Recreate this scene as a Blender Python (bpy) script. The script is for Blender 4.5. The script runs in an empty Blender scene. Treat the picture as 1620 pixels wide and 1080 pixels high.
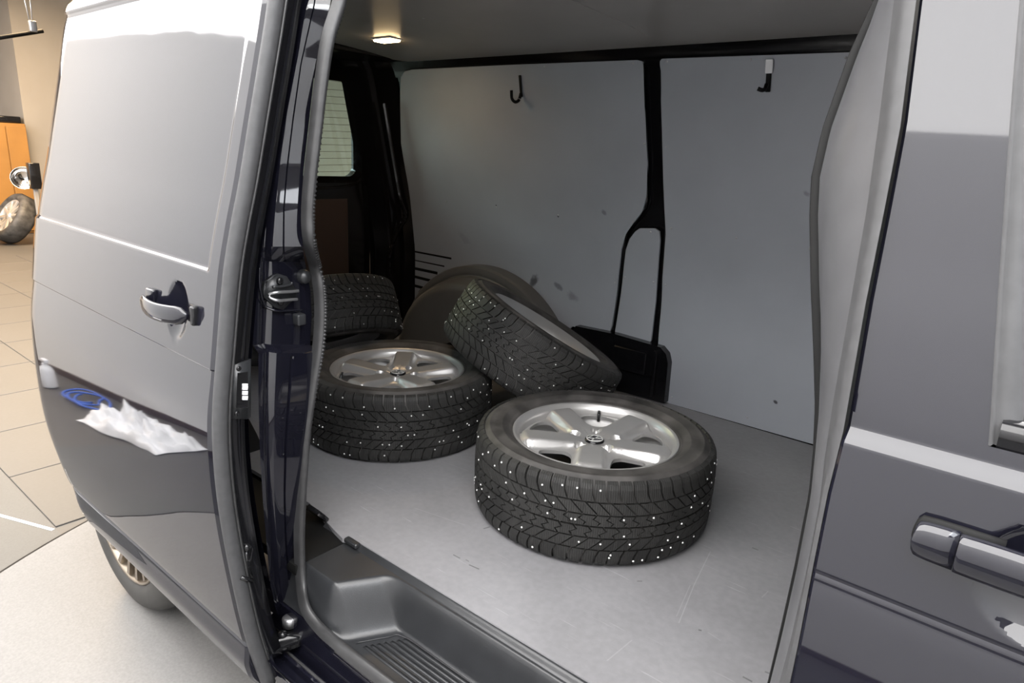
import bpy, bmesh, math, random
from mathutils import Vector, Matrix
PI = math.pi
rnd = random.Random(7)
S = bpy.context.scene
COL = S.collection

# ------------------------------------------------------------------ camera
FPX = 1060.0
PITCH, YAW, ROLL = math.radians(15.684), math.radians(51.137), math.radians(3.0)
FZ = 0.58                                   # height of the van's load floor
CAM = Vector((0, 0, FZ + 0.968))
fh = Vector((-math.cos(YAW), math.sin(YAW), 0))
FWD = fh * math.cos(PITCH) - Vector((0, 0, math.sin(PITCH)))
R0 = FWD.cross(Vector((0, 0, 1))).normalized()
U0 = R0.cross(FWD)
RGT = R0 * math.cos(ROLL) + U0 * math.sin(ROLL)
UPV = U0 * math.cos(ROLL) - R0 * math.sin(ROLL)
cd = bpy.data.cameras.new('camera')
cam = bpy.data.objects.new('camera', cd)
COL.objects.link(cam)
cd.sensor_width = 36.0
cd.lens = 36.0 * FPX / 1620.0
cd.clip_start = 0.02
cam.matrix_world = Matrix(((RGT.x, UPV.x, -FWD.x, CAM.x), (RGT.y, UPV.y, -FWD.y, CAM.y),
                           (RGT.z, UPV.z, -FWD.z, CAM.z), (0, 0, 0, 1)))
S.camera = cam

# ------------------------------------------------------------------ world, lights, exposure
w = bpy.data.worlds.new('world'); S.world = w; w.use_nodes = True
w.node_tree.nodes['Background'].inputs[0].default_value = (0.9, 0.93, 1.0, 1)
w.node_tree.nodes['Background'].inputs[1].default_value = 0.15
S.view_settings.view_transform = 'Standard'
S.view_settings.look = 'None'
S.view_settings.gamma = 1.0
S.view_settings.use_curve_mapping = False
S.view_settings.exposure = 0.14


def area(name, loc, size, power, color=(1, 1, 1), rot=(0, 0, 0)):
    l = bpy.data.lights.new(name, 'AREA')
    l.shape = 'RECTANGLE'; l.size, l.size_y = size
    l.energy = power; l.color = color
    o = bpy.data.objects.new(name, l); COL.objects.link(o)
    o.location = loc; o.rotation_euler = rot
    return o


# the studio's overhead light boxes and the garage lamps further off
area('ceiling_light', (-5.0, -1.6, 3.25), (13.0, 4.8), 1680, (1.0, 0.985, 0.975))
area('ceiling_light', (2.6, 1.4, 3.7), (2.4, 4.5), 300, (0.92, 0.95, 1.0))
# added light, unseen above the van, to brighten the white studio wall
wl = area('added_wall_wash', (-4.2, 1.7, 3.3), (5.0, .35), 140, (1.0, 0.985, 0.98), (math.radians(-31), 0, 0))
wl.data.spread = math.radians(110)
area('ceiling_light', (-9.3, 2.5, 3.6), (2.4, 2.4), 620, (1.0, 0.72, 0.42))


# ------------------------------------------------------------------ pixel -> real surface
def ray(u, v):
    return FWD * FPX + RGT * (u - 810) + UPV * (540 - v)


def on_x(u, v, x):
    d = ray(u, v); return CAM + d * (x / d.x)


def on_y(u, v, y):
    d = ray(u, v); return CAM + d * (y / d.y)


def on_z(u, v, z):
    d = ray(u, v); return CAM + d * ((z - CAM.z) / d.z)


PROF = [(0.20, .690), (0.33, .652), (0.40, .635), (0.52, .613), (0.73, .588), (0.86, .579), (0.97, .579), (1.045, .585),
        (1.12, .596), (1.30, .624), (1.39, .645), (1.467, .666), (1.58, .693), (1.73, .729), (1.84, .755), (1.92, .785),
        (1.97, .84), (2.00, .92)]


def prof(z):
    P = PROF
    if z <= P[0][0]: return P[0][1]
    if z >= P[-1][0]: return P[-1][1]
    for i in range(len(P) - 1):
        if z <= P[i + 1][0]: break
    z0, y0 = P[i]; z1, y1 = P[i + 1]
    m0 = (y1 - P[i - 1][1]) / (z1 - P[i - 1][0]) if i > 0 else (y1 - y0) / (z1 - z0)
    m1 = (P[i + 2][1] - y0) / (P[i + 2][0] - z0) if i + 2 < len(P) else (y1 - y0) / (z1 - z0)
    h = z1 - z0; t = (z - z0) / h
    return ((2*t**3 - 3*t*t + 1) * y0 + (t**3 - 2*t*t + t) * h * m0 + (-2*t**3 + 3*t*t) * y1 + (t**3 - t*t) * h * m1)


DY = 0.105                                  # how far the open sliding door stands off the body side


def skin(z): return prof(z) + DY


def yin(z):                                 # inner face of the far wall
    return 2.462 - max(0.0, prof(max(z, .97)) - .579) * 0.95


def on_skin(u, v, off=0.0):
    y = .75 + off
    for _ in range(30):
        p = on_y(u, v, y); y = 0.5 * y + 0.5 * (skin(p.z) + off)
    return on_y(u, v, y)


def on_wall(u, v, off=0.0):
    y = 2.4
    for _ in range(30):
        p = on_y(u, v, y); y = 0.5 * y + 0.5 * (yin(p.z) + off)
    return on_y(u, v, y)


def sstep(a, b, x):
    t = (x - a) / (b - a); t = 0.0 if t < 0 else 1.0 if t > 1 else t
    return t * t * (3 - 2 * t)


def lerp(a, b, t): return a + (b - a) * t


def polyline_at(pts, t):                    # pts: list of tuples (key, value...) linear lookup
    if t <= pts[0][0]: return pts[0][1]
    for a, b in zip(pts, pts[1:]):
        if t <= b[0]: return lerp(a[1], b[1], (t - a[0]) / (b[0] - a[0]))
    return pts[-1][1]


def smooth_path(pts, n=6, closed=False):
    pts = [Vector(p) for p in pts]; out = []
    m = len(pts)
    for i in range(m if closed else m - 1):
        p1, p2 = pts[i], pts[(i + 1) % m]
        p0 = pts[i - 1] if (closed or i > 0) else p1 * 2 - p2
        p3 = pts[(i + 2) % m] if (closed or i + 2 < m) else p2 * 2 - p1
        for k in range(n):
            t = k / n
            out.append(0.5 * ((2 * p1) + (p2 - p0) * t + (2*p0 - 5*p1 + 4*p2 - p3) * t*t + (3*p1 - p0 - 3*p2 + p3) * t**3))
    if not closed: out.append(pts[-1])
    return out


# ------------------------------------------------------------------ materials
MATS = {}


def mat(name, color, rough=0.5, metal=0.0, ior=1.5, coat=0.0, noise=None, bump=None, emit=None, spec=None, trans=0.0):
    """noise=(scale, amount, detail) mottles the colour; bump=(scale, strength, distance)"""
    m = bpy.data.materials.new(name); m.use_nodes = True
    nt = m.node_tree; b = nt.nodes['Principled BSDF']
    c = (color[0], color[1], color[2], 1)
    b.inputs['Base Color'].default_value = c
    b.inputs['Roughness'].default_value = rough
    b.inputs['Metallic'].default_value = metal
    b.inputs['IOR'].default_value = ior
    if spec is not None: b.inputs['Specular IOR Level'].default_value = spec
    if coat: b.inputs['Coat Weight'].default_value = coat; b.inputs['Coat Roughness'].default_value = 0.03
    if trans: b.inputs['Transmission Weight'].default_value = trans
    if emit: b.inputs['Emission Color'].default_value = (*emit[:3], 1); b.inputs['Emission Strength'].default_value = emit[3]
    tc = nt.nodes.new('ShaderNodeTexCoord')
    if noise:
        n = nt.nodes.new('ShaderNodeTexNoise'); n.inputs['Scale'].default_value = noise[0]
        n.inputs['Detail'].default_value = noise[2] if len(noise) > 2 else 5
        nt.links.new(tc.outputs['Object'], n.inputs['Vector'])
        r = nt.nodes.new('ShaderNodeMapRange'); r.inputs[1].default_value = .3; r.inputs[2].default_value = .7
        r.inputs[3].default_value = 1 - noise[1]; r.inputs[4].default_value = 1 + noise[1]
        nt.links.new(n.outputs['Fac'], r.inputs[0])
        mx = nt.nodes.new('ShaderNodeVectorMath'); mx.operation = 'SCALE'; mx.inputs[0].default_value = color[:3]
        nt.links.new(r.outputs[0], mx.inputs['Scale']); nt.links.new(mx.outputs[0], b.inputs['Base Color'])
    if bump:
        n = nt.nodes.new('ShaderNodeTexNoise'); n.inputs['Scale'].default_value = bump[0]; n.inputs['Detail'].default_value = 4
        nt.links.new(tc.outputs['Object'], n.inputs['Vector'])
        bp = nt.nodes.new('ShaderNodeBump'); bp.inputs['Strength'].default_value = bump[1]; bp.inputs['Distance'].default_value = bump[2]
        nt.links.new(n.outputs['Fac'], bp.inputs['Height']); nt.links.new(bp.outputs[0], b.inputs['Normal'])
    MATS[name] = m
    return m


def worn_floor():
    """grey painted load floor: mottled, hairline scratches, dark scuffs"""
    m = mat('load_floor', (.235, .235, .245), rough=.42, bump=(260, .12, .001))
    nt = m.node_tree; N = nt.nodes; L = nt.links; b = N['Principled BSDF']
    tc = N.new('ShaderNodeTexCoord')

    def noise(scale, det=6, vec=None):
        n = N.new('ShaderNodeTexNoise'); n.inputs['Scale'].default_value = scale; n.inputs['Detail'].default_value = det
        L.new(vec or tc.outputs['Object'], n.inputs['Vector']); return n.outputs['Fac']

    def rng(x, a, b_, c, d):
        r = N.new('ShaderNodeMapRange'); r.inputs[1].default_value = a; r.inputs[2].default_value = b_
        r.inputs[3].default_value = c; r.inputs[4].default_value = d; L.new(x, r.inputs[0]); return r.outputs[0]

    def math_(op, a, b_):
        n = N.new('ShaderNodeMath'); n.operation = op
        for i, x in enumerate((a, b_)):
            if isinstance(x, (int, float)): n.inputs[i].default_value = x
            else: L.new(x, n.inputs[i])
        return n.outputs[0]
    base = rng(noise(3.5), .3, .7, .90, 1.10)
    fine = rng(noise(60, 8), .35, .7, .95, 1.06)
    val = math_('MULTIPLY', base, fine)
    # hairline scratches: very stretched noise in several directions
    for ang, thr, sc in ((.4, .69, 1), (1.7, .70, 1.3), (2.5, .70, .8)):
        mp = N.new('ShaderNodeMapping'); mp.inputs['Rotation'].default_value = (0, 0, ang); mp.inputs['Scale'].default_value = (7 * sc, 190 * sc, 1)
        L.new(tc.outputs['Object'], mp.inputs['Vector'])
        s = rng(noise(1.0, 2, mp.outputs[0]), thr, thr + .05, 0, .35)
        gate = rng(noise(4 + 2 * ang, 2), .5, .6, 0, 1)
        val = math_('ADD', val, math_('MULTIPLY', s, gate))
    # scuffs of their own shape: single scratches (light > 0) and dark rubs (< 0)
    sep = N.new('ShaderNodeSeparateXYZ'); L.new(tc.outputs['Object'], sep.inputs[0])
    segs = [((1124, 872), (1098, 925), .28, .0018), ((1098, 925), (1074, 985), .28, .0018), ((1070, 975), (1092, 925), .22, .0015),
            ((1098, 856), (1125, 867), .22, .0016), ((655, 803), (735, 830), .25, .0016), ((1250, 832), (1270, 840), .35, .0018),
            ((1120, 770), (1280, 780), .15, .0015), ((960, 1045), (1000, 1012), .2, .0018), ((1120, 1000), (1140, 1013), .2, .002),
            ((700, 730), (742, 745), .2, .0015), ((1215, 935), (1205, 945), .25, .0018),
            ((717, 877), (728, 883), -.6, .0022), ((742, 893), (758, 900), -.65, .0025), ((737, 885), (742, 888), -.5, .002),
            ((765, 836), (775, 833), -.6, .003), ((1008, 919), (1016, 919), -.6, .002), ((1175, 1070), (1190, 1078), -.5, .003),
            ((1105, 996), (1110, 997), -.6, .003), ((1190, 866), (1200, 870), -.45, .003), ((1210, 1062), (1220, 1066), -.5, .003)]
    for a, b_, amt, wd in segs:
        A = on_z(*a, FZ); B = on_z(*b_, FZ)
        dx, dy = B.x - A.x, B.y - A.y; ln = math.hypot(dx, dy); dx /= ln; dy /= ln
        px = math_('SUBTRACT', sep.outputs[0], A.x); py = math_('SUBTRACT', sep.outputs[1], A.y)
        t = math_('ADD', math_('MULTIPLY', px, dx), math_('MULTIPLY', py, dy))
        d = math_('ABSOLUTE', math_('SUBTRACT', math_('MULTIPLY', px, dy), math_('MULTIPLY', py, dx)), 0)
        inside = math_('MULTIPLY', math_('GREATER_THAN', t, 0.0), math_('LESS_THAN', t, ln))
        k = math_('MULTIPLY', rng(d, wd * .4, wd, amt, 0), inside)
        val = math_('ADD', val, k)
    mx = N.new('ShaderNodeVectorMath'); mx.operation = 'SCALE'; mx.inputs[0].default_value = (.205, .203, .212)
    L.new(val, mx.inputs['Scale']); L.new(mx.outputs[0], b.inputs['Base Color'])
    return m


def smudge_boards(m):
    """black rub marks of their own shape on the wall boards"""
    nt = m.node_tree; N = nt.nodes; L = nt.links; b = N['Principled BSDF']
    tc = N.new('ShaderNodeTexCoord')
    n = N.new('ShaderNodeTexNoise'); n.inputs['Scale'].default_value = 30; n.inputs['Detail'].default_value = 5
    L.new(tc.outputs['Object'], n.inputs['Vector'])
    tot = None
    for u, v, rx, rz, amt in ((845, 445, .020, .045, .75), (884, 454, .030, .016, .5), (905, 468, .040, .022, .35), (955, 336, .016, .012, .45),
                              (883, 342, .006, .005, .8), (785, 325, .005, .005, .8), (1275, 306, .014, .010, .35), (1227, 636, .010, .007, .9), (735, 378, .05, .02, .12)):
        p = on_wall(u, v)
        mp = N.new('ShaderNodeMapping'); mp.vector_type = 'TEXTURE'
        mp.inputs['Location'].default_value = (p.x, p.y, p.z); mp.inputs['Scale'].default_value = (rx, 1, rz); mp.inputs['Rotation'].default_value = (0, .5, 0)
        L.new(tc.outputs['Object'], mp.inputs['Vector'])
        ln = N.new('ShaderNodeVectorMath'); ln.operation = 'LENGTH'; L.new(mp.outputs[0], ln.inputs[0])
        ad = N.new('ShaderNodeMath'); ad.operation = 'MULTIPLY_ADD'; L.new(n.outputs['Fac'], ad.inputs[0]); ad.inputs[1].default_value = 1.6; L.new(ln.outputs['Value'], ad.inputs[2])
        r = N.new('ShaderNodeMapRange'); r.interpolation_type = 'SMOOTHSTEP'
        r.inputs[1].default_value = 1.2; r.inputs[2].default_value = 1.9; r.inputs[3].default_value = amt; r.inputs[4].default_value = 0; L.new(ad.outputs[0], r.inputs[0])
        if tot is None: tot = r.outputs[0]
        else:
            mx = N.new('ShaderNodeMath'); mx.operation = 'MAXIMUM'; L.new(tot, mx.inputs[0]); L.new(r.outputs[0], mx.inputs[1]); tot = mx.outputs[0]
    src = b.inputs['Base Color'].links[0].from_socket
    mix = N.new('ShaderNodeMix'); mix.data_type = 'RGBA'
    L.new(tot, mix.inputs['Factor']); L.new(src, mix.inputs['A']); mix.inputs['B'].default_value = (.012, .012, .012, 1)
    L.new(mix.outputs['Result'], b.inputs['Base Color'])


def tread_mat():
    m = mat('tread_rubber', (.0145, .0142, .0135), rough=.66, noise=(9, .6, 7))
    nt = m.node_tree; N = nt.nodes; L = nt.links
    uv = N.new('ShaderNodeUVMap')
    wv = N.new('ShaderNodeTexWave'); wv.inputs['Scale'].default_value = 55; wv.inputs['Distortion'].default_value = 1.5
    wv.inputs['Detail'].default_value = 1; L.new(uv.outputs[0], wv.inputs['Vector'])
    r = N.new('ShaderNodeMapRange'); r.inputs[1].default_value = .0; r.inputs[2].default_value = .25; L.new(wv.outputs['Fac'], r.inputs[0])
    bp = N.new('ShaderNodeBump'); bp.inputs['Strength'].default_value = .8; bp.inputs['Distance'].default_value = .0012
    L.new(r.outputs[0], bp.inputs['Height']); L.new(bp.outputs[0], N['Principled BSDF'].inputs['Normal'])
    return m


def concrete(name, c, amt, speck, scale=140):
    m = mat(name, c, rough=.55, bump=(180, .1, .001))
    nt = m.node_tree; N = nt.nodes; L = nt.links
    tc = N.new('ShaderNodeTexCoord')
    a = N.new('ShaderNodeTexNoise'); a.inputs['Scale'].default_value = 2.2; a.inputs['Detail'].default_value = 8; L.new(tc.outputs['Object'], a.inputs['Vector'])
    b = N.new('ShaderNodeTexNoise'); b.inputs['Scale'].default_value = scale; b.inputs['Detail'].default_value = 3; L.new(tc.outputs['Object'], b.inputs['Vector'])
    r1 = N.new('ShaderNodeMapRange'); r1.inputs[1].default_value = .3; r1.inputs[2].default_value = .7; r1.inputs[3].default_value = 1 - amt; r1.inputs[4].default_value = 1 + amt
    r2 = N.new('ShaderNodeMapRange'); r2.inputs[1].default_value = .3; r2.inputs[2].default_value = .7; r2.inputs[3].default_value = 1 - speck; r2.inputs[4].default_value = 1 + speck
    L.new(a.outputs['Fac'], r1.inputs[0]); L.new(b.outputs['Fac'], r2.inputs[0])
    mu = N.new('ShaderNodeMath'); mu.operation = 'MULTIPLY'; L.new(r1.outputs[0], mu.inputs[0]); L.new(r2.outputs[0], mu.inputs[1])
    v = N.new('ShaderNodeVectorMath'); v.operation = 'SCALE'; v.inputs[0].default_value = c; L.new(mu.outputs[0], v.inputs['Scale'])
    L.new(v.outputs[0], N['Principled BSDF'].inputs['Base Color'])
    return m


def glass_mat(name, tint, gloss=.12):
    m = bpy.data.materials.new(name); m.use_nodes = True
    nt = m.node_tree; N = nt.nodes; L = nt.links
    N.remove(N['Principled BSDF'])
    t = N.new('ShaderNodeBsdfTransparent'); t.inputs[0].default_value = (*tint, 1)
    g = N.new('ShaderNodeBsdfGlossy'); g.inputs['Roughness'].default_value = .02
    fr = N.new('ShaderNodeFresnel'); fr.inputs[0].default_value = 1.5
    mx = N.new('ShaderNodeMixShader')
    L.new(fr.outputs[0], mx.inputs[0]); L.new(t.outputs[0], mx.inputs[1]); L.new(g.outputs[0], mx.inputs[2])
    L.new(mx.outputs[0], N['Material Output'].inputs[0])
    MATS[name] = m
    return m


paint = mat('black_paint', (.0065, .0065, .011), rough=.035, ior=1.6, spec=.5)
inner_paint = mat('inner_black_paint', (.005, .005, .006), rough=.16, ior=1.5, bump=(14, .06, .01))
plastic = mat('black_plastic', (.021, .022, .024), rough=.31, bump=(420, .25, .0008), noise=(12, .15))
rubber = mat('seal_rubber', (.028, .028, .029), rough=.36, noise=(40, .2))
grey_seal = mat('grey_seal', (.055, .055, .057), rough=.45, spec=.3, noise=(60, .1))
dark = mat('matt_black', (.006, .006, .006), rough=.6, spec=.15)
gloss = mat('gloss_black', (.008, .008, .009), rough=.08)
liner = mat('grey_wall_board', (.335, .352, .388), rough=.42, noise=(3, .06), bump=(500, .06, .0006))
smudge_boards(liner)
lining = mat('roof_lining', (.36, .345, .335), rough=.36, noise=(5, .06))
arch_m = mat('arch_plastic', (.11, .106, .10), rough=.42, noise=(6, .08))
brown = mat('brown_board', (.055, .036, .029), rough=.5)
alloy = mat('alloy', (.56, .552, .545), rough=.36, metal=.70, noise=(12, .05))
wheel_shade = mat('shaded_alloy_inside', (.012, .012, .012), rough=.7, metal=0, noise=(20, .3))  # near black: shade inside the wheels put into the colour
bronze = mat('bronze_alloy', (.30, .255, .205), rough=.34, metal=.85)
chrome = mat('chrome', (.75, .75, .76), rough=.12, metal=1.0)
screw_m = mat('screw_metal', (.45, .45, .46), rough=.35, metal=.9)
sidewall = mat('tyre_sidewall', (.047, .044, .042), rough=.62, noise=(13, .7, 8), bump=(90, .25, .0012))
road_tyre = mat('road_tyre', (.05, .048, .045), rough=.7, noise=(10, .2))
tread = tread_mat()
groove = mat('tread_groove', (.010, .010, .010), rough=.8)
stud_m = mat('stud_steel', (.85, .85, .84), rough=.45, metal=.4)
floor_m = worn_floor()
slab = concrete('turntable_slab', (.168, .164, .159), .05, .10)
tile_m = concrete('floor_tile', (.062, .057, .0515), .05, .04, 60)
lane = concrete('dark_floor_paint', (.060, .060, .058), .05, .08)
white_m = mat('white_line', (.75, .74, .72), rough=.5)
wall_w = mat('white_wall', (.82, .82, .82), rough=.8)
wall_beige = mat('beige_wall', (.25, .235, .22), rough=.8, noise=(2, .05))
wall_grey = mat('grey_wall', (.52, .47, .41), rough=.8, noise=(2, .05))
ceil_m = mat('ceiling_white', (.75, .75, .74), rough=.8)
ochre = mat('ochre_door', (.27, .135, .035), rough=.45, noise=(4, .08))
rear_glass = glass_mat('rear_glass', (.84, 1.0, 1.0))
door_glass = glass_mat('door_glass', (.10, .115, .11))
lens_m = mat('lamp_lens', (.9, .8, .6), rough=.3, emit=(1.0, .72, .38, 26))
white_plastic = mat('white_plastic', (.80, .80, .82), rough=.45)
blue_hose = mat('blue_hose', (.03, .10, .45), rough=.4)


# ------------------------------------------------------------------ building helpers
def finish(name, bm, m, parent=None, smooth=True, label=None, kind=None, autosmooth=None):
    me = bpy.data.meshes.new(name)
    bmesh.ops.recalc_face_normals(bm, faces=bm.faces[:])
    bm.to_mesh(me); bm.free()
    ms = m if isinstance(m, (list, tuple)) else [m]
    for x in ms: me.materials.append(x)
    if smooth:
        me.polygons.foreach_set('use_smooth', [True] * len(me.polygons))
        if autosmooth is not None and len(me.polygons): me.set_sharp_from_angle(angle=autosmooth)
    o = bpy.data.objects.new(name, me); COL.objects.link(o)
    link(o, parent)
    if label: o['label'] = label
    if kind: o['kind'] = kind
    return o


def link(o, parent):
    if parent is None: return
    o.parent = parent
    if parent.type == 'EMPTY' and parent.get('worldspace'):
        o.matrix_parent_inverse = Matrix.Translation(parent.location).inverted()


def thing(name, label, cat, loc=(0, 0, 0), group=None, worldspace=True):
    o = bpy.data.objects.new(name, None); COL.objects.link(o)
    o.location = loc; o.empty_display_size = .1
    o['label'] = label; o['category'] = cat
    if group: o['group'] = group
    if worldspace: o['worldspace'] = 1
    return o


def grid_bm(fn, nu, nv, bm=None, wrap_u=False):
    bm = bm or bmesh.new()
    V = [[bm.verts.new(fn(i / nu, j / nv)) for j in range(nv + 1)] for i in range(nu if wrap_u else nu + 1)]
    n = len(V)
    for i in range(nu):
        for j in range(nv):
            a, b = V[i][j], V[(i + 1) % n][j]
            c, d = V[(i + 1) % n][j + 1], V[i][j + 1]
            bm.faces.new((a, b, c, d))
    return bm


def solid(bm, offset):
    """give a sheet thickness: copy of all verts moved by offset(Vector)->Vector, rim closed"""
    faces = bm.faces[:]; verts = bm.verts[:]
    mp = {v: bm.verts.new(offset(v.co)) for v in verts}
    rim = [e for e in bm.edges if len(e.link_faces) == 1]
    for e in rim:
        a, b = e.verts
        bm.faces.new((a, b, mp[b], mp[a]))
    for f in faces: bm.faces.new([mp[v] for v in reversed(f.verts)])
    return bm


def box_bm(c, s, bev=0.0, seg=2, bm=None, rot=None):
    bm = bm or bmesh.new()
    r = bmesh.ops.create_cube(bm, size=1.0)
    vs = r['verts']
    bmesh.ops.scale(bm, vec=s, verts=vs)
    if bev:
        es = list({e for v in vs for e in v.link_edges})
        rb = bmesh.ops.bevel(bm, geom=es, offset=bev, segments=seg, affect='EDGES', profile=.6)
        vs = list({v for f in rb['faces'] for v in f.verts} | {v for v in vs if v.is_valid})
    if rot is not None: bmesh.ops.rotate(bm, cent=(0, 0, 0), matrix=rot, verts=vs)
    bmesh.ops.translate(bm, vec=c, verts=vs)
    return bm


def sweep_bm(path, prof2, side, bm=None, closed=False, caps=True):
    """sweep closed 2D profile (a,b) along path; a runs along 'side' (vector or list), b along tangent x side"""
    bm = bm or bmesh.new()
    n = len(path); rings = []
    for i, p in enumerate(path):
        t = (path[(i + 1) % n] - path[i - 1]) if (closed or 0 < i < n - 1) else (path[1] - path[0] if i == 0 else path[-1] - path[-2])
        t = t.normalized()
        s = Vector(side[i] if isinstance(side, list) else side)
        s = (s - t * s.dot(t)).normalized()
        b = t.cross(s)
        rings.append([bm.verts.new(p + s * a + b * c) for a, c in prof2])
    k = len(prof2)
    for i in range(n if closed else n - 1):
        r0, r1 = rings[i], rings[(i + 1) % n]
        for j in range(k): bm.faces.new((r0[j], r0[(j + 1) % k], r1[(j + 1) % k], r1[j]))
    if caps and not closed:
        bm.faces.new(rings[0][::-1]); bm.faces.new(rings[-1])
    return bm


def circ(r, n=10, ry=None):
    ry = r if ry is None else ry
    return [(r * math.cos(2*PI*i/n), ry * math.sin(2*PI*i/n)) for i in range(n)]


def tube_bm(path, r, n=8, bm=None, side=(0.13, 0.2, 0.97), closed=False):
    return sweep_bm([Vector(p) for p in path], circ(r, n), Vector(side), bm, closed)


def revolve_bm(pr, n=96, bm=None, center=(0, 0, 0), axis='Z', closed=False):
    bm = bm or bmesh.new(); rings = []
    c = Vector(center)
    for i in range(n):
        a = 2 * PI * i / n
        if axis == 'Z': rings.append([bm.verts.new(c + Vector((r * math.cos(a), r * math.sin(a), z))) for r, z in pr])
        elif axis == 'Y': rings.append([bm.verts.new(c + Vector((r * math.cos(a), z, r * math.sin(a)))) for r, z in pr])
        else: rings.append([bm.verts.new(c + Vector((z, r * math.cos(a), r * math.sin(a)))) for r, z in pr])
    k = len(pr)
    for i in range(n):
        A, B = rings[i], rings[(i + 1) % n]
        for j in range(k if closed else k - 1):
            bm.faces.new((A[j], A[(j + 1) % k], B[(j + 1) % k], B[j]))
    return bm


def loft_bm(loops, bm=None, closed=False):
    bm = bm or bmesh.new()
    V = [[bm.verts.new(p) for p in l] for l in loops]
    for A, B in zip(V, V[1:]):
        k = len(A)
        for j in range(k if closed else k - 1):
            bm.faces.new((A[j], A[(j + 1) % k], B[(j + 1) % k], B[j]))
    return bm


def prism_bm(poly, d, bm=None):
    """polygon (3D points) extruded by vector d"""
    bm = bm or bmesh.new()
    a = [bm.verts.new(p) for p in poly]; b = [bm.verts.new(Vector(p) + Vector(d)) for p in poly]
    n = len(poly)
    bm.faces.new(a[::-1]); bm.faces.new(b)
    for i in range(n): bm.faces.new((a[i], a[(i + 1) % n], b[(i + 1) % n], b[i]))
    return bm


def bevel_all(bm, off, seg=2, ang=.5):
    es = [e for e in bm.edges if len(e.link_faces) == 2 and e.calc_face_angle(0) > ang]
    bmesh.ops.bevel(bm, geom=es, offset=off, segments=seg, affect='EDGES', profile=.6)
    return bm


# ================================================================== the garage
floor = finish('floor', box_bm((-4.5, 1.5, -.053), (21.0, 15.0, .1)), tile_m, None, False, 'beige garage floor of large tiles and painted lanes', 'structure')
TC = Vector((-.60, 1.67, 0)); 
TR = (on_z(68, 865, 0) - TC).length
finish('turntable', revolve_bm([(0.001, .0045), (TR - .004, .0045), (TR, .002), (TR, -.03)], 160, None, TC), slab, floor, True, 'round speckled light slab under the van', None, .6)
finish('turntable_joint', revolve_bm([(TR, .0022), (TR + .009, .0022), (TR + .009, -.02)], 160, None, TC), dark, floor, False, 'dark joint round the slab')
# dark painted ring round the slab on the camera's side, cut straight along the tiles, with one white line
ring = []
for k in range(97):
    a = math.radians(150 + 230 * k / 96)
    ring.append((a, TR + .009, 3.25))
bm = bmesh.new(); VV = []
for a, r0, r1 in ring:
    row = []
    for q in (0, .5, 1):
        r = lerp(r0, r1, q); p = TC + Vector((math.cos(a) * r, math.sin(a) * r, .0026))
        row.append(bm.verts.new(p))
    VV.append(row)
for A_, B_ in zip(VV, VV[1:]):
    for q in range(2): bm.faces.new((A_[q], A_[q + 1], B_[q + 1], B_[q]))
bmesh.ops.bisect_plane(bm, geom=bm.verts[:] + bm.edges[:] + bm.faces[:], plane_co=(0, .717, 0), plane_no=(0, 1, 0), clear_outer=True)
finish('dark_ring', bm, lane, floor, False, 'dark grey painted ring beside the slab')
A, B = on_z(0, 815, .003), on_z(84, 838, .003)
d = (B - A); A = B - d * 1.6
nrm = Vector((-d.y, d.x, 0)).normalized() * .007
finish('lane_marking', prism_bm([A - nrm, B - nrm, B + nrm, A + nrm], (0, 0, .0012)), white_m, floor, False, 'thin white line on the dark ring')
# the tiles one can tell apart, at the left of the picture
tb = box_bm((0, 0, -.004), (.594, .594, .012), .002, 1)
tile0 = finish('tile', tb, tile_m, floor, False)
tile0.location = (-2.9 - .3, .72 + .3, 0)
for i in range(12):
    for j in range(5):
        if i == 0 and j == 0: continue
        cx, cy = -3.2 - .6 * i, 1.02 + .6 * j
        t = tile0.copy(); COL.objects.link(t); t.location = (cx, cy, 0); t.parent = floor
XL, XR, YN, YP, ZC = -14.2, 5.5, -4.6, 8.0, 4.3


def wallbox(name, x0, x1, y0, y1, z0, z1, m, label):
    return finish(name, box_bm(((x0+x1)/2, (y0+y1)/2, (z0+z1)/2), (x1-x0, y1-y0, z1-z0)), m, None, False, label, 'structure')


# white studio wall that curves round the slab on the camera's side (the paint mirrors it)
WP = smooth_path([Vector(p) for p in ((-7.5, .05, 0), (-6.2, -.08, 0), (-5.0, -.2, 0), (-3.9, -.36, 0), (-3.0, -.80, 0), (-1.9, -1.45, 0), (-.4, -1.75, 0), (1.2, -1.6, 0), (2.8, -.7, 0), (3.6, .6, 0))], 8)
bm = bmesh.new(); VV = []
for p in WP:
    zt_ = lerp(2.71, 3.05, sstep(-3.2, -1.6, p.x)) + .006 * math.sin(p.x * 9) + .004 * math.sin(p.x * 23)
    VV.append([bm.verts.new((p.x, p.y, z)) for z in (0, 1, 2, zt_)])
for A_, B_ in zip(VV, VV[1:]):
    for q in range(3): bm.faces.new((A_[q], A_[q + 1], B_[q + 1], B_[q]))
solid(bm, lambda p: p + Vector((0, -.04, 0)))
finish('wall_right', bm, wall_w, None, True, 'white curved studio wall behind the camera', 'structure', .6)
bm = bmesh.new(); VV = []
for p in WP: VV.append([bm.verts.new((p.x, p.y + .012, z)) for z in (.003, .06)])
for A_, B_ in zip(VV, VV[1:]): bm.faces.new((A_[0], A_[1], B_[1], B_[0]))
solid(bm, lambda p: p + Vector((0, -.01, 0)))
finish('baseboard_right', bm, brown, None, False, 'dark skirting of the studio wall', 'structure')
wallbox('wall_2', XL, XR, YN - .1, YN, 0, ZC, wall_w, 'white garage wall beyond the studio wall')
wallbox('wall_back', XL - .1, XL, YN, YP, 0, ZC, wall_grey, 'greyish end wall far left')
wallbox('wall_front', XR, XR + .1, YN, YP, 0, ZC, wall_w, 'white garage wall ahead of the van')
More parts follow.
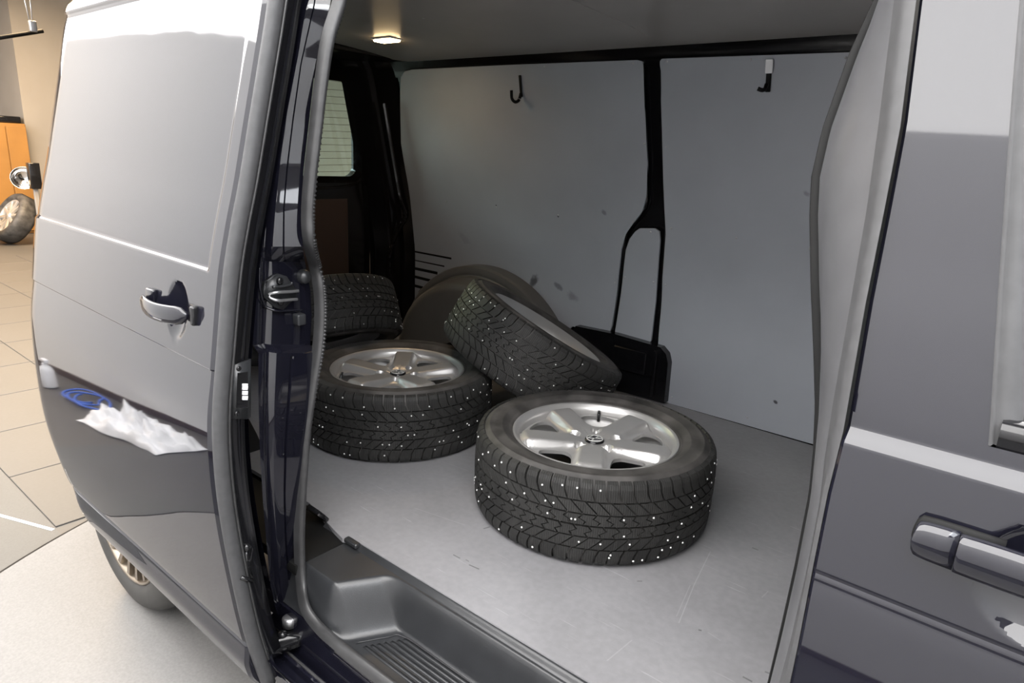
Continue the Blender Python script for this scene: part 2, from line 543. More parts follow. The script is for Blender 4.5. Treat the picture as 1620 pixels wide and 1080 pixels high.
wallbox('wall_left', XL, XR, YP, YP + .1, 0, ZC, wall_beige, 'beige garage wall beyond the van')
wallbox('ceiling', XL, XR, YN, YP, ZC, ZC + .1, ceil_m, 'white garage ceiling')

# ================================================================== the van
van = thing('van', 'black panel van seen from the side with its sliding door open', 'van', (-1.2, 1.6, 0))


def vpart(name, bm, m, smooth=True, label=None, kind=None, parent=None, auto=.6):
    return finish(name, bm, m, parent or van, smooth, label, kind, auto)


# ---- load floor
FL = [(-2.88, .945), (-1.47, .962), (-1.30, .925), (-1.262, .918), (-1.225, .936), (-1.16, .937), (-.16, .945), (-.16, 2.46), (-2.88, 2.46)]
vpart('load_floor', prism_bm([(x, y, FZ - .012) for x, y in FL], (0, 0, .012)), floor_m, False, 'scratched grey load floor')
vpart('underbody', box_bm((-.9, 1.69, .45), (3.9, 1.44, .2)), dark, False)

# ---- far wall: black inner frame, then the grey boards in front of it
ZW = [.50 + .04 * i for i in range(38)]
bm = grid_bm(lambda a, b: (lerp(-2.90, .0, a), yin(.5 + 1.5 * b) + .024, .5 + 1.5 * b), 12, 40)
solid(bm, lambda p: p + Vector((0, .02, 0)))
vpart('body_frame', bm, inner_paint, label='glossy black inner frame of the far side')


def board(name, px, label, thick=.009, off=0.0):
    pts = [on_wall(u, v, off) if not isinstance(u, str) else v for u, v in px]
    bm = bmesh.new()
    f = bm.faces.new([bm.verts.new((p.x, 0, p.z)) for p in pts])
    z0, z1 = min(p.z for p in pts), max(p.z for p in pts)
    z = math.floor(z0 / .05) * .05
    while z < z1:
        bmesh.ops.bisect_plane(bm, geom=bm.verts[:] + bm.edges[:] + bm.faces[:], plane_co=(0, 0, z), plane_no=(0, 0, 1)); z += .05
    for v in bm.verts: v.co.y = yin(v.co.z) + off
    solid(bm, lambda p: p + Vector((0, thick, 0)))
    o = vpart(name, bm, liner, True, label, None, None, .5)
    return o


b1 = board('wall_board', [(633, 150), (634, 122), (640, 113), (652, 110), (820, 102), (1008, 95), (1016, 97), (1018, 105), (1021, 180), (1024, 260), (1023, 310),
                          (1016, 334), (1004, 350), (990, 370), (983, 395), (978, 440), (968, 515), (965, 524), (958, 527), (905, 516), (880, 545), (760, 600), (660, 570), (640, 500), (639, 400), (636, 280)],
           'grey wall board behind the tyres with vent slots and a hook')
b2 = board('wall_board', [(1047, 93), (1360, 82), (1480, 77), (1440, 745), (1295, 705), (1052, 636), (1049, 632), (1051, 575), (1049, 562), (1041, 549), (1042, 530), (1048, 440), (1053, 370), (1051, 330), (1047, 200), (1044, 110), (1044, 97)],
           'grey wall board nearest the cab')
b3 = board('wall_board', [(1005, 366), (1012, 361), (1036, 361), (1043, 366), (1044, 380), (1039, 450), (1030, 538), (1026, 545), (1018, 544), (975, 530), (973, 524), (980, 480), (986, 430), (990, 395), (996, 378)],
           'small tall grey infill board between the two ribs')
# rib edges between the boards: folded black sheet standing a little proud
for pl in ([(1045, 97), (1046, 200), (1049, 310), (1052, 365), (1046, 450), (1040, 530)], [(1019, 100), (1024, 300), (1016, 338), (992, 370), (985, 420), (970, 522)]):
    path = smooth_path([on_wall(u, v, .004) for u, v in pl], 5)
    vpart('frame_flange', tube_bm(path, .0035, 6), inner_paint)
# roof rail above the boards
bm = grid_bm(lambda a, b: Vector((lerp(-2.66, .0, a), yin(1.88) + .012 - .035 * b + .006 * math.sin(b * PI), 1.87 + .065 * b)), 8, 6)
solid(bm, lambda p: p + Vector((0, .02, .02)))
vpart('roof_rail', bm, inner_paint)
# black wheel-box corner under the small board
P = [on_y(u, v, 2.40) for u, v in ((905, 517), (968, 530), (1040, 551), (1049, 562), (1052, 577), (1046, 640), (900, 620))]
P = [Vector((p.x, 2.425, max(p.z, FZ + .001))) for p in P]
bm = bevel_all(prism_bm(P, (0, .05, 0)), .008, 3)
vpart('sill_box', bm, inner_paint, label='black sheet metal box at the foot of the wall')
bm = box_bm((-1.31, 2.418, .735), (.16, .02, .10), .009, 3)
box_bm((-1.19, 2.417, .705), (.018, .02, .2), .008, 3, bm)
vpart('pressed_rib', bm, inner_paint)
# vent slots
for k, (x0, y0, x1, y1) in enumerate(((656, 397, 714, 408), (655, 410, 703, 420), (654, 424, 692, 432), (654, 437, 682, 444), (653, 451, 672, 456))):
    a, b = on_wall(x0, y0, -.0004), on_wall(x1, y1, -.0004)
    h = Vector((0, 0, .0075))
    vpart('vent_slot', prism_bm([a - h, b - h, b + h, a + h], (0, .003, 0)), dark, False, None, None, b1)
# screws holding the boards
sb = revolve_bm([(.0001, -.0022), (.003, -.0018), (.0044, 0.0), (.0044, .001)], 10, None, (0, 0, 0), 'Y')
sc0 = finish('screw', sb, screw_m, b1, True)
first = True
for par, L in ((b1, [(883, 340), (862, 468), (826, 442), (1002, 100), (1020, 227), (1001, 351), (949, 521), (888, 512), (861, 105), (973, 447), (785, 327), (706, 318)]),
               (b2, [(1055, 97), (1188, 94), (1338, 91), (1054, 232), (1053, 450), (1044, 537), (1062, 361), (1165, 376), (1281, 393), (1063, 628), (1182, 660), (1290, 638), (1290, 690)]),
               (b3, [(989, 438), (1034, 446), (984, 532), (1019, 539), (1029, 367)])):
    for u, v in L:
        p = on_wall(u, v, 0)
        o = sc0 if first else sc0.copy()
        if not first: COL.objects.link(o)
        first = False
        o.parent = par; o.location = p
# coat hooks on the boards
def lean(z): return Matrix.Rotation(-math.atan((yin(z + .03) - yin(z - .03)) / .06), 3, 'X')


p = on_wall(826, 148)
hk = bmesh.new()
box_bm(p + lean(p.z) @ Vector((-.001, -.005, .030)), (.012, .007, .085), .002, 1, hk, lean(p.z))
tube_bm(smooth_path([p + Vector((0, -.008, .0)), p + Vector((-.002, -.016, -.026)), p + Vector((-.006, -.034, -.036)), p + Vector((-.012, -.050, -.024)), p + Vector((-.014, -.054, .008))], 5), .0065, 8, hk)
hook = vpart('coat_hook', hk, dark, True, 'black hook on the rear board', None, b1)
vpart('hook_tip', box_bm(p + Vector((.002, -.018, -.024)), (.012, .010, .006), .002, 1), chrome, True, None, None, b1)
p = on_wall(1217, 118)
hk = bmesh.new()
box_bm(p + lean(p.z) @ Vector((0, -.005, -.005)), (.016, .007, .095), .002, 1, hk, lean(p.z))
tube_bm(smooth_path([p + Vector((0, -.010, -.03)), p + Vector((0, -.020, -.046)), p + Vector((-.004, -.034, -.05)), p + Vector((-.016, -.040, -.046))], 5), .0065, 8, hk)
hook2 = vpart('coat_hook', hk, dark, True, 'hook under a white tag on the board nearest the cab', None, b2)
vpart('hook_tag', box_bm(p + lean(p.z) @ Vector((.002, -.011, .026)), (.024, .004, .042), .0015, 1, None, lean(p.z)), white_plastic, False, 'white tag', None, b2)

# ---- wheel arch cover inside, stepped dome standing out from the wall
AC = Vector((-2.135, 2.452, .50))


def arch_pt(t, s):
    # t: 0..1 along the arc from rear foot to front foot; s: 0..1 from the wall out over the roll to the face
    prof_s = [(0, .515, 0), (.14, .514, .075), (.18, .506, .085), (.24, .480, .087), (.28, .470, .082), (.32, .462, .088), (.38, .456, .14), (.46, .440, .185), (.56, .41, .205), (1.0, .16, .212)]
    for a, b in zip(prof_s, prof_s[1:]):
        if s <= b[0]: break
    k = (s - a[0]) / (b[0] - a[0])
    r, out = lerp(a[1], b[1], k), lerp(a[2], b[2], k)
    ang = PI * (1 - t)
    return Vector((AC.x + r * 1.06 * math.cos(ang), AC.y - out, max(AC.z + r * math.sin(ang), FZ - .004)))


bm = grid_bm(lambda a, b: arch_pt(a, b), 64, 40)
vpart('wheel_arch_cover', bm, arch_m, True, 'grey moulded cover over the wheel arch')
vpart('arch_tab', box_bm(arch_pt(.19, .0) + Vector((-.02, -.02, .02)), (.02, .008, .03), .002, 1, None, Matrix.Rotation(.6, 3, 'Y')), arch_m, False)

# ---- roof lining with a seam, and the dome lamp
def roof_z(y): return 1.966 - .046 * ((y - 1.62) / .75) ** 2


def lining_pt(a, b):
    y = lerp(1.02, 2.30, b)
    x0 = -2.66 + .18 * (abs(b - .5) * 2) ** 6
    return Vector((lerp(x0, -.05, a), y, roof_z(y)))


bm = grid_bm(lining_pt, 30, 24); solid(bm, lambda p: p + Vector((0, 0, .008)))
vpart('roof_lining', bm, lining, True, 'dark grey board roof lining')
path = smooth_path([on_z(880, 0, 1.949) , on_z(950, 28, 1.949), on_z(1000, 58, 1.925), on_z(1022, 77, 1.905)], 6)
path = [Vector((q.x, q.y, roof_z(q.y) - .0005)) for q in path]
vpart('lining_seam', tube_bm(path, .0022, 6), lining)
for u, v in ((670, 30), (747, 63), (724, 97), (780, 90), (900, 82), (1135, 72), (1245, 65), (1345, 63), (1202, 16)):
    q = on_z(u, v, 1.93)
    q.z = roof_z(q.y)
    q = on_z(u, v, q.z); q.z = roof_z(q.y)
    o = sc0.copy(); COL.objects.link(o); o.parent = van; o.matrix_parent_inverse = Matrix.Translation(van.location).inverted()
    o.location = q; o.rotation_euler = (-PI / 2, 0, 0)
LP = on_z(612, 76, 1.925)
LP.z = roof_z(LP.y)
lampo = vpart('dome_lamp', box_bm(LP + Vector((0, 0, -.002)), (.115, .066, .007), .003, 2), white_plastic, True, 'lit dome lamp in the roof')
vpart('lamp_lens', box_bm(LP + Vector((0, 0, -.008)), (.10, .055, .009), .004, 2), lens_m, True, 'glowing warm lens', None, lampo)
pl = bpy.data.lights.new('dome_bulb', 'AREA'); pl.shape = 'RECTANGLE'; pl.size = .09; pl.size_y = .05; pl.energy = .9; pl.color = (1.0, .66, .34); pl.spread = PI
po = bpy.data.objects.new('dome_bulb', pl); COL.objects.link(po); po.location = LP + Vector((0, 0, -.026)); po.rotation_euler = (.0, 0, 0)
# roof skin outside and cross members
bm = grid_bm(lambda a, b: Vector((lerp(-2.68, 1.0, a), lerp(skin(1.99) + .06 + .14 * (1 - a) ** 6, 2.40, b), 1.99 + .06 * math.sin(b * PI))), 8, 14)
solid(bm, lambda p: p + Vector((0, 0, -.012)))
vpart('roof', bm, paint)
bm = grid_bm(lambda a, b: Vector((lerp(-2.92, -.0, a), lerp(2.36, 2.56, sstep(0, 1, 1 - b) ** .6), .35 + 1.68 * b)), 6, 16)
solid(bm, lambda p: p + Vector((0, .012, 0)))
vpart('far_side_skin', bm, paint)
vpart('header', box_bm((-.25, .985, 1.935), (2.5, .10, .11), .03, 3), paint)
# ---- bulkhead behind the cab
bm = box_bm((-.10, 1.70, 1.27), (.025, 1.5, 1.42), .006, 2)
vpart('bulkhead', bm, arch_m)

# ---- rear doors seen from inside
XRD = -2.88


def rrect(y0, y1, z0, z1, r, n=6):
    P = []
    for cy, cz, a0 in ((y1 - r, z1 - r, 0), (y0 + r, z1 - r, PI/2), (y0 + r, z0 + r, PI), (y1 - r, z0 + r, 1.5 * PI)):
        for k in range(n + 1):
            a = a0 + PI / 2 * k / n
            P.append((cy + r * math.cos(a), cz + r * math.sin(a)))
    return P


def rear_door(y0, y1, w0, w1, lab):
    out = rrect(y0, y1, .56, 1.99, .03); inn = rrect(w0, w1, 1.390, 1.843, .052)
    # bowed lower edge of the pane opening
    loops = [[Vector((XRD - .06, y, z)) for y, z in out], [Vector((XRD, y, z)) for y, z in out],
             [Vector((XRD + .012, y + (.03 if y < (w0+w1)/2 else -.0) * 0, z)) for y, z in rrect(w0 - .035, w1 + .012, 1.36, 1.87, .065)],
             [Vector((XRD - .02, y, z)) for y, z in inn], [Vector((XRD - .06, y, z)) for y, z in inn]]
    rd = vpart('rear_door', loft_bm(loops, None, True), inner_paint, True, lab, None, None, .5)
    p = [Vector((XRD - .045, y, z)) for y, z in rrect(w0 - .02, w1 + .025, 1.365, 1.865, .05)]
    finish('window_pane', prism_bm(p, (.004, 0, 0)), rear_glass, rd, False, 'greenish heated window pane')
    hw = bmesh.new()
    for k in range(13):
        z = 1.412 + .0325 * k
        tube_bm([Vector((XRD - .0395, w0 + .0, z)), Vector((XRD - .0395, (w0+w1)/2, z - .004)), Vector((XRD - .0395, w1, z + .004))], .0009, 4, hw)
    finish('heater_wires', hw, brown, rd, False, None, 'stuff')
    tr = smooth_path([Vector((XRD + .014, w0 - .03, 1.348)), Vector((XRD + .02, (w0+w1)/2, 1.335)), Vector((XRD + .018, w1 - .08, 1.345)), Vector((XRD + .012, w1 + .005, 1.372))], 6)
    finish('window_trim', tube_bm(tr, .0055, 6), gloss, rd)
    finish('door_board', box_bm((XRD + .006, (w0 + w1) / 2 - .045, 1.03), (.010, w1 - w0 - .07, .51), .004, 2), brown, rd, False, 'dark brown lower board')
    return rd


rear_door(1.62, 2.31, 1.70, 2.243, 'rear door leaf on the far side with its window')
rear_door(1.08, 1.60, 1.13, 1.53, 'rear door leaf on the near side')
# D pillar: black post with a channel between rear door and board
cs = [(XRD - .03, 2.335), (XRD + .02, 2.345), (XRD + .06, 2.39), (XRD + .10, 2.40), (XRD + .11, 2.43), (XRD + .14, 2.44), (XRD + .15, 2.43), (XRD + .18, 2.45), (XRD + .215, 2.478)]
loops = []
for z in ZW:
    sh = yin(z) - yin(.6)
    loops.append([Vector((x, y + sh * 1.0, z)) for x, y in cs])
vpart('rear_pillar', loft_bm(loops), inner_paint, True, 'black post beside the rear door', None, None, .7)
path = smooth_path([Vector((-2.70, 2.405 + yin(z) - yin(.6), z)) for z in (1.75, 1.5, 1.3)] + [Vector((-2.70, 2.40, 1.2)), Vector((-2.75, 2.38, 1.10)), Vector((-2.78, 2.36, .95)), Vector((-2.78, 2.36, .62))], 6)
vpart('cable_duct', tube_bm(path, .012, 8), gloss)
vpart('rear_header', box_bm((XRD + .16, 1.74, 1.965), (.30, 1.16, .06), .02, 2), inner_paint)

# ---- side skin behind the sliding door, rear wheel house
def quarter_pt(a, b):
    x = lerp(-2.93, -1.262, a)
    dx = x + 2.19
    zl = .31
    if abs(dx) < .40: zl = max(zl, .338 + math.sqrt(max(0, .40 ** 2 - dx * dx)))
    z = lerp(zl, 1.99, b)
    y = skin(z) + .02 * max(0.0, (-1.3 - x) / 1.6) ** 2 + (.24 + .14 * sstep(1.45, 1.9, z)) * max(0, (-2.35 - x) / .58) ** 2
    return Vector((x, y, z))


bm = grid_bm(quarter_pt, 60, 40)
vpart('rear_side_panel', bm, paint, True, 'black rear side panel behind the open door')
bm = revolve_bm([(.40, -.03), (.40, .30)], 48, None, (-2.19, .76, .338), 'Y')
for f in [f for f in bm.faces if f.calc_center_median().z < .34]: bm.faces.remove(f)
vpart('wheel_housing', bm, dark)


# ================================================================== sliding door (open)
XD0, XD1 = -1.22, -2.385                    # front and rear edge


def door_y(x, z):
    t = (XD0 - x) / (XD0 - XD1)
    return prof(z) + .028 * t * sstep(.55, 1.05, z)


def door_surf(x, z):
    y = door_y(x, z)
    # pressed panel above the shoulder: inset, with a soft ledge at the bottom and a rim near the front edge
    din = sstep(1.292, 1.305, z) * sstep(-1.268, -1.282, x) * (1 - sstep(1.853, 1.862, z))
    y += .0068 * din
    
    # character line, two panels overlapping
    y += .0035 * (1 - sstep(1.108, 1.111, z)) * sstep(1.00, 1.105, z)
    # groove above the lower strip
    y += .007 * math.exp(-((z - .456) / .0055) ** 2) - .013 * (1 - sstep(.395, .452, z)) + .010 * (1 - sstep(.325, .37, z))
    # hand recess
    q = math.hypot((x + 1.39) / .047, (z - 1.200) / .060)
    y += .016 * max(0.0, 1 - q * q) ** .75
    y += .006 * math.exp(-((z - 1.862) / .007) ** 2)
    return y


zs = []
z = .328
while z < 1.905:
    zs.append(z)
    near = min(abs(z - q) for q in (1.299, 1.1095, .456, 1.862, 1.81))
    z += .002 if near < .012 else .0045 if 1.125 < z < 1.27 else .008 if z < .46 else .016
zs.append(1.905)
xs = [XD0 - .0, XD0 - .004, XD0 - .012, XD0 - .025, -1.255, -1.262, -1.267, -1.27, -1.273, -1.276, -1.279, -1.283, -1.29, -1.30, -1.32] + [-1.33 - .004 * i for i in range(32)] + [-1.47 - .03 * i for i in range(30)] + [-2.37, XD1]


def rear_trim(z):                            # rear edge of the door follows the wheel opening low down
    return -.12 * 0.0


bm = bmesh.new(); V = []
for x in xs:
    t = (x - XD0) / (XD1 - XD0)
    row = []
    for z in zs:
        xx = x
        # rear lower corner swept forward; upper rear corner tiny radius
        sw = .12 * sstep(.50, .33, z) + .05 * (0 if z < 1.88 else (z - 1.88) / .025) ** 2 + .10 * sstep(.72, .45, z) * .6
        xx = lerp(XD0, XD1 - .015 * sstep(.7, 1.0, z) * (1 - sstep(1.0, 1.35, z)) + sw, t)
        row.append(bm.verts.new((xx, door_surf(x, z) + (.006 * (1 - sstep(0, .012, XD0 - x))) + .012 * sstep(.97, 1.0, t) ** 2, z)))
    V.append(row)
for A, B in zip(V, V[1:]):
    for j in range(len(zs) - 1): bm.faces.new((A[j], A[j + 1], B[j + 1], B[j]))
solid(bm, lambda p: Vector((p.x, p.y + .055 + .0 * p.z, p.z)))
door = vpart('sliding_door', bm, paint, True, 'open black sliding door with a flush handle', None, None, .45)
# front face of the door, inside the seal
zz = [.40 + .05 * i for i in range(30)]
bm = loft_bm([[Vector((XD0 - .002, prof(z) + .03, z)), Vector((XD0 + .004, prof(z) + .045, z)), Vector((XD0 - .004, prof(z) + .075, z)), Vector((XD0 - .05, prof(z) + .083, z)), Vector((XD0 - .09, prof(z) + .085, z))] for z in zz])
finish('door_inner_edge', bm, inner_paint, door)
# rubber seal round the front edge
path = [Vector((XD0 + .004, prof(z) + .018, z)) for z in [.325 + .025 * i for i in range(64)]]
sp = [(-.014, -.006), (-.006, -.012), (.006, -.012), (.014, -.007), (.016, .003), (.008, .009), (-.010, .008), (-.016, .001)]
finish('door_seal', sweep_bm(path, [(a, c) for a, c in sp], Vector((0, 1, 0))), grey_seal, door, True, 'grey rubber seal down the door edge')
path = [Vector((XD0 + .012, prof(z) + .034, z)) for z in [.40 + .025 * i for i in range(60)]]
finish('seal_lip', tube_bm(path, .003, 6), rubber, door)
# dark pull gap behind the front edge between shoulder and character line
a = [Vector((XD0 + .0045, prof(z) + .002 - .010 * math.sin((z - 1.0) / .30 * PI) * 0, z)) for z in (1.295, 1.25, 1.2, 1.15, 1.06, 1.045)]
# handle
def dpt(u, v, off=0.0):
    y = .62
    for _ in range(25):
        p = on_y(u, v, y); y = .5 * y + .5 * (door_y(p.x, p.z) + off)
    return on_y(u, v, y)


ha, hb = dpt(233, 473, -.005), dpt(303, 499, -.005)
path = []
for k in range(17):
    t = k / 16
    p = ha.lerp(hb, t)
    path.append(p + Vector((0, -.030 * math.sin(PI * min(1, max(0, t * .92 + .04))) ** .6, -.004 * math.sin(PI * t))))
rads = []
bm = bmesh.new(); rings = []
for k, p in enumerate(path):
    t = k / 16
    hh = .0195 * (min(1, .45 + 4 * t) if t < .14 else 1) * (1 if t < .88 else math.sqrt(max(.05, 1 - ((t - .88) / .125) ** 2)))
    th = .0075
    rings.append([bm.verts.new(p + Vector((0, th * math.cos(q) , hh * math.sin(q)))) for q in [2 * PI * i / 14 for i in range(14)]])
for A, B in zip(rings, rings[1:]):
    for j in range(14): bm.faces.new((A[j], A[(j + 1) % 14], B[(j + 1) % 14], B[j]))
bm.faces.new(rings[0]); bm.faces.new(rings[-1][::-1])
finish('door_handle', bm, paint, door, True, 'glossy pull handle bowed out from the door')
e = dpt(304, 499, -.006)
finish('handle_foot', box_bm(e + Vector((.004, .002, 0)), (.014, .016, .040), .006, 3), gloss, door, True)
e = dpt(236, 470, -.004)
finish('handle_foot', box_bm(e + Vector((.012, .0, .006)), (.035, .012, .03), .005, 3), paint, door, True)
# contact plate on the front face, with three bright contacts
def dface(u, v, dx=.0): return on_x(u, v, XD0 + .006 + dx)
P = [dface(*q) for q in ((364, 580), (397, 568), (397, 660), (391, 663), (357, 662))]
cp = finish('contact_plate', bevel_all(prism_bm(P, (-.006, 0, 0)), .002, 2), plastic, door, True, 'black plate with three bright contacts')
P = [dface(*q, .001) for q in ((376, 590), (392, 588), (392, 645), (374, 645))]
finish('plate_recess', prism_bm(P, (-.003, 0, 0)), gloss, door, False)
for v in (608.5, 613.5, 621.5, 629.5):
    h = 3.0 if v > 610 else 1.4
    P = [dface(*q, .004) for q in ((384.5, v - h), (392.5, v - h), (392, v + h), (384, v + h))]
    finish('contact', prism_bm(P, (-.004, 0, 0)), white_plastic, door, False)
for u, v in ((378, 583), (375, 654)):
    finish('plate_screw', revolve_bm([(.0001, .002), (.004, .0018), (.0055, 0), (.0055, -.003)], 12, None, dface(u, v), 'X'), gloss, door)
# lock parts lower and higher on the front face
for u, v, r in ((428, 80, .010), (419, 155, .011), (426, 134, .006)):
    finish('hinge_bolt', revolve_bm([(.0001, .004), (r * .7, .0035), (r, 0), (r, -.006)], 14, None, on_x(u, v, XD0 + .004), 'X'), gloss, door)
path = smooth_path([on_x(u, v, XD0 + .008) for u, v in ((424, 88), (424, 98), (427, 103), (431, 103), (431, 114))], 4)
finish('lock_rod', tube_bm(path, .0022, 6), gloss, door)
lp = [on_x(u, v, XD0 + .005) for u, v in ((386, 866), (396, 862), (401, 868), (398, 900), (402, 918), (392, 930), (382, 915))]
finish('lower_latch', bevel_all(prism_bm(lp, (-.02, 0, 0)), .003, 2), gloss, door, True)
finish('latch_pin', tube_bm([on_x(381, 913, XD0 + .016), on_x(399, 918, XD0 + .016)], .005, 8), gloss, door)
finish('latch_pin', revolve_bm([(.0001, .006), (.007, .005), (.0095, 0), (.0095, -.006)], 14, None, on_x(391, 866, XD0 + .008), 'X'), gloss, door)

# ================================================================== rear jamb of the opening
OUT = [(466, 0), (447, 100), (430, 190), (421, 260), (414, 330), (407, 400), (402, 480), (400, 545), (400, 620), (402, 700), (407, 780), (414, 860), (421, 930), (428, 970)]
INN = [(520, 0), (495, 100), (484, 200), (476, 270), (472, 330), (476, 400), (487, 460), (489, 500), (486, 560), (478, 620), (468, 700), (462, 780), (462, 850), (468, 930), (482, 965)]


def px_line(L, v):
    return polyline_at([(b, a) for a, b in L], v)


def jamb_pt(v, s, push=0.0):
    a = on_skin(px_line(OUT, v), v, .010)
    b = on_x(px_line(INN, v) + 4, v, a.x + lerp(.035, -.030, sstep(396, 412, v)))
    p = a.lerp(b, s)
    # channel by the outer corner, soft hollow towards the seal
    p.x -= .014 * math.exp(-((s - .20) / .06) ** 2) - push
    return p


JS = [0, .03, .06, .10, .14, .18, .22, .26, .30, .36, .44, .52, .54, .56, .57, .58, .60, .62, .7, .8, .9, 1.0]
JV = [-30 + 12 * i for i in range(84)]


def jamb_x(v, s):
    p = jamb_pt(v, s)
    if v < 400 and .545 < s < .575: p.x -= .005           # fine joint running down the upper jamb
    if v > 555: p.x += .022                                # lower jamb stands forward under the ledge
    elif v > 545: p.x += .022 * (v - 545) / 10
    if v > 560 and .555 < s < .585: p.x -= .008
    return p


bm = bmesh.new(); V = []
JV = sorted(set([v for v in JV if not 535 < v < 565] + [540, 545, 548, 551, 555, 560]))
for v in JV: V.append([bm.verts.new(jamb_x(v, s)) for s in JS] )
for A, B in zip(V, V[1:]):
    for j in range(len(JS) - 1): bm.faces.new((A[j], A[j + 1], B[j + 1], B[j]))
jamb = vpart('door_jamb', bm, paint, True, 'black painted rear post of the doorway', None, None, .5)
for s0 in (-.02, .10):
    path = [jamb_pt(v, s0) + Vector((.004, -.002, 0)) for v in JV if v < 400]
    finish('jamb_bead', tube_bm(path, .0028, 6), paint, jamb)
# striker plate with its bent catch
def jf(u, v, out=0.0):
    a, b = px_line(OUT, v), px_line(INN, v)
    return jamb_pt(v, (u - a) / (b - a)) + Vector((out, 0, 0))
P = [jf(u, v, .010) for u, v in ((435, 432), (446, 436), (452, 446), (462, 458), (460, 470), (450, 478), (440, 489), (430, 486), (416, 470), (413, 458), (420, 446), (427, 435))]
finish('striker_plate', bevel_all(prism_bm(P, (-.010, 0, 0)), .002, 2), plastic, jamb, True, 'dark striker plate with a bent catch')
path = smooth_path([jf(u, v, .018) for u, v in ((460, 458), (450, 459), (430, 460), (422, 464), (422, 470), (430, 473), (445, 472), (458, 471))], 4)
finish('striker_catch', tube_bm(path, .0035, 8), screw_m, jamb, True, 'worn metal catch')
path = smooth_path([jf(u, v, .014) for u, v in ((425, 453), (440, 451), (450, 448), (452, 445))], 4)
finish('striker_rib', tube_bm(path, .003, 6), plastic, jamb)
for u, v in ((435, 443), (436, 476)):
    finish('striker_screw', revolve_bm([(.0001, .003), (.005, .0026), (.008, 0), (.008, -.004)], 14, None, jf(u, v, .013), 'X'), gloss, jamb)
path = smooth_path([jf(u, v, .008) for u, v in ((407, 420), (407, 450), (411, 472), (419, 485), (430, 490), (450, 490), (470, 489))], 5)
finish('jamb_lip', tube_bm(path, .0025, 6), paint, jamb)
finish('stop_buffer', box_bm(jf(464, 503, .012), (.024, .022, .026), .005, 3), plastic, jamb, True, 'small square stop buffer')
finish('stop_buffer', revolve_bm([(.0001, .016), (.012, .014), (.016, .006), (.017, -.01)], 16, None, jf(474, 437, .004), 'X'), plastic, jamb, True, 'small round rubber stop')
finish('jamb_ledge', box_bm(jf(448, 562, .004), (.02, .08, .006), .002, 2), paint, jamb)

# ---- seal round the opening
SEAL = [(540, -60), (532, 0), (514, 60), (503, 130), (495, 200), (486, 280), (482, 340), (485, 385), (493, 420), (500, 455), (502, 500), (498, 555), (489, 610), (479, 680), (472, 770), (469, 850), (472, 920)]
path = [on_x(u + 5, v, polyline_at([(-60, -1.235), (396, -1.235), (412, -1.29), (560, -1.275), (850, -1.27), (920, -1.25)], v)) for u, v in SEAL]
low = [on_z(484, 962, .488), on_z(505, 992, .466), on_z(530, 1015, .462), on_z(560, 1040, .462), on_z(620, 1086, .462)]
path += low
for k in range(1, 9): path.append(low[-1] + Vector((.09 * k, (.768 - low[-1].y) * min(1, k / 3), 0)))
path = smooth_path(path, 9)
nside = [Vector((.25, 1, 0.15)) for _ in path]
sp = [(-.0145, -.004), (-.010, -.010), (.0, -.012), (.007, -.009), (.010, -.003), (.0125, -.004), (.015, .0), (.012, .006), (.0, .008), (-.012, .007)]
cent = Vector((-.73, .85, 1.2))
nside = [(cent - p) for p in path]
for i, s in enumerate(nside): s.y = .35 * s.length; nside[i] = s
bead = bmesh.new()
acc = 0.0
for q0, q1, sd in zip(path, path[1:], nside):
    d_ = (q1 - q0).length; acc += d_
    if acc < .0065: continue
    acc = 0.0
    if q0.z < .53: continue
    sv = sd.normalized(); c_ = q0 + sv * .0165 + Vector((-.004, 0, 0))
    tn = (q1 - q0).normalized(); bb_ = tn.cross(sv)
    vs_ = [[bead.verts.new(c_ + tn * e + (sv * math.cos(k * PI / 3) + bb_ * math.sin(k * PI / 3)) * rr) for k in range(6)] for e, rr in ((-.0026, .0035), (0, .0055), (.0026, .0035))]
    for R1, R2 in zip(vs_, vs_[1:]):
        for k in range(6): bead.faces.new((R1[k], R1[(k + 1) % 6], R2[(k + 1) % 6], R2[k]))
seal = vpart('doorway_seal', sweep_bm(path, sp, nside), rubber, True, 'ribbed rubber seal round the doorway', None, None, 1.2)

finish('seal_bead', bead, rubber, seal, True, 'ribbed inner bead of the seal')
# ---- front jamb (behind the front door) and its seal
EDGE = [(1460, -60), (1450, 0), (1425, 200), (1400, 330), (1370, 480), (1335, 680), (1310, 780), (1285, 905), (1265, 1010), (1250, 1080), (1228, 1180)]
STRIP = [(1430, -60), (1415, 0), (1390, 200), (1372, 330), (1346, 480), (1318, 640), (1306, 720), (1298, 790), (1276, 905), (1252, 1010), (1228, 1100), (1205, 1180)]
INNER = [(1420, -60), (1396, 0), (1357, 85), (1314, 205), (1297, 280), (1294, 340), (1296, 450), (1301, 570), (1303, 650), (1300, 720), (1293, 790), (1270, 905), (1246, 1010), (1224, 1100), (1200, 1180)]
VB = [-60 + 20 * i for i in range(63)]
def fj(v):
    e = on_skin(px_line(EDGE, v) - .5, v, .003)
    s1 = on_skin(px_line(STRIP, v), v, .030)
    i1 = on_skin(px_line(INNER, v), v, .150)
    i0 = on_skin(px_line(STRIP, v) , v, .036)
    return e, s1, i0, i1
bm = loft_bm([[e, e.lerp(s, .3) + Vector((-.002, -.004, 0)), e.lerp(s, .6) + Vector((-.001, -.004, 0)), s + Vector((0, -.002, 0)), s + Vector((.001, .006, 0))] for e, s, i0, i1 in map(fj, VB)])
vpart('front_post_seal', bm, grey_seal, True, 'grey weatherstrip along the front door edge')
bm = loft_bm([[s + Vector((.001, .004, 0))] + [i0.lerp(i1, k / 6) + Vector((-.008 * math.sin(PI * k / 6), -.006 * math.sin(PI * k / 6), 0)) for k in range(7)] for e, s, i0, i1 in map(fj, VB)])
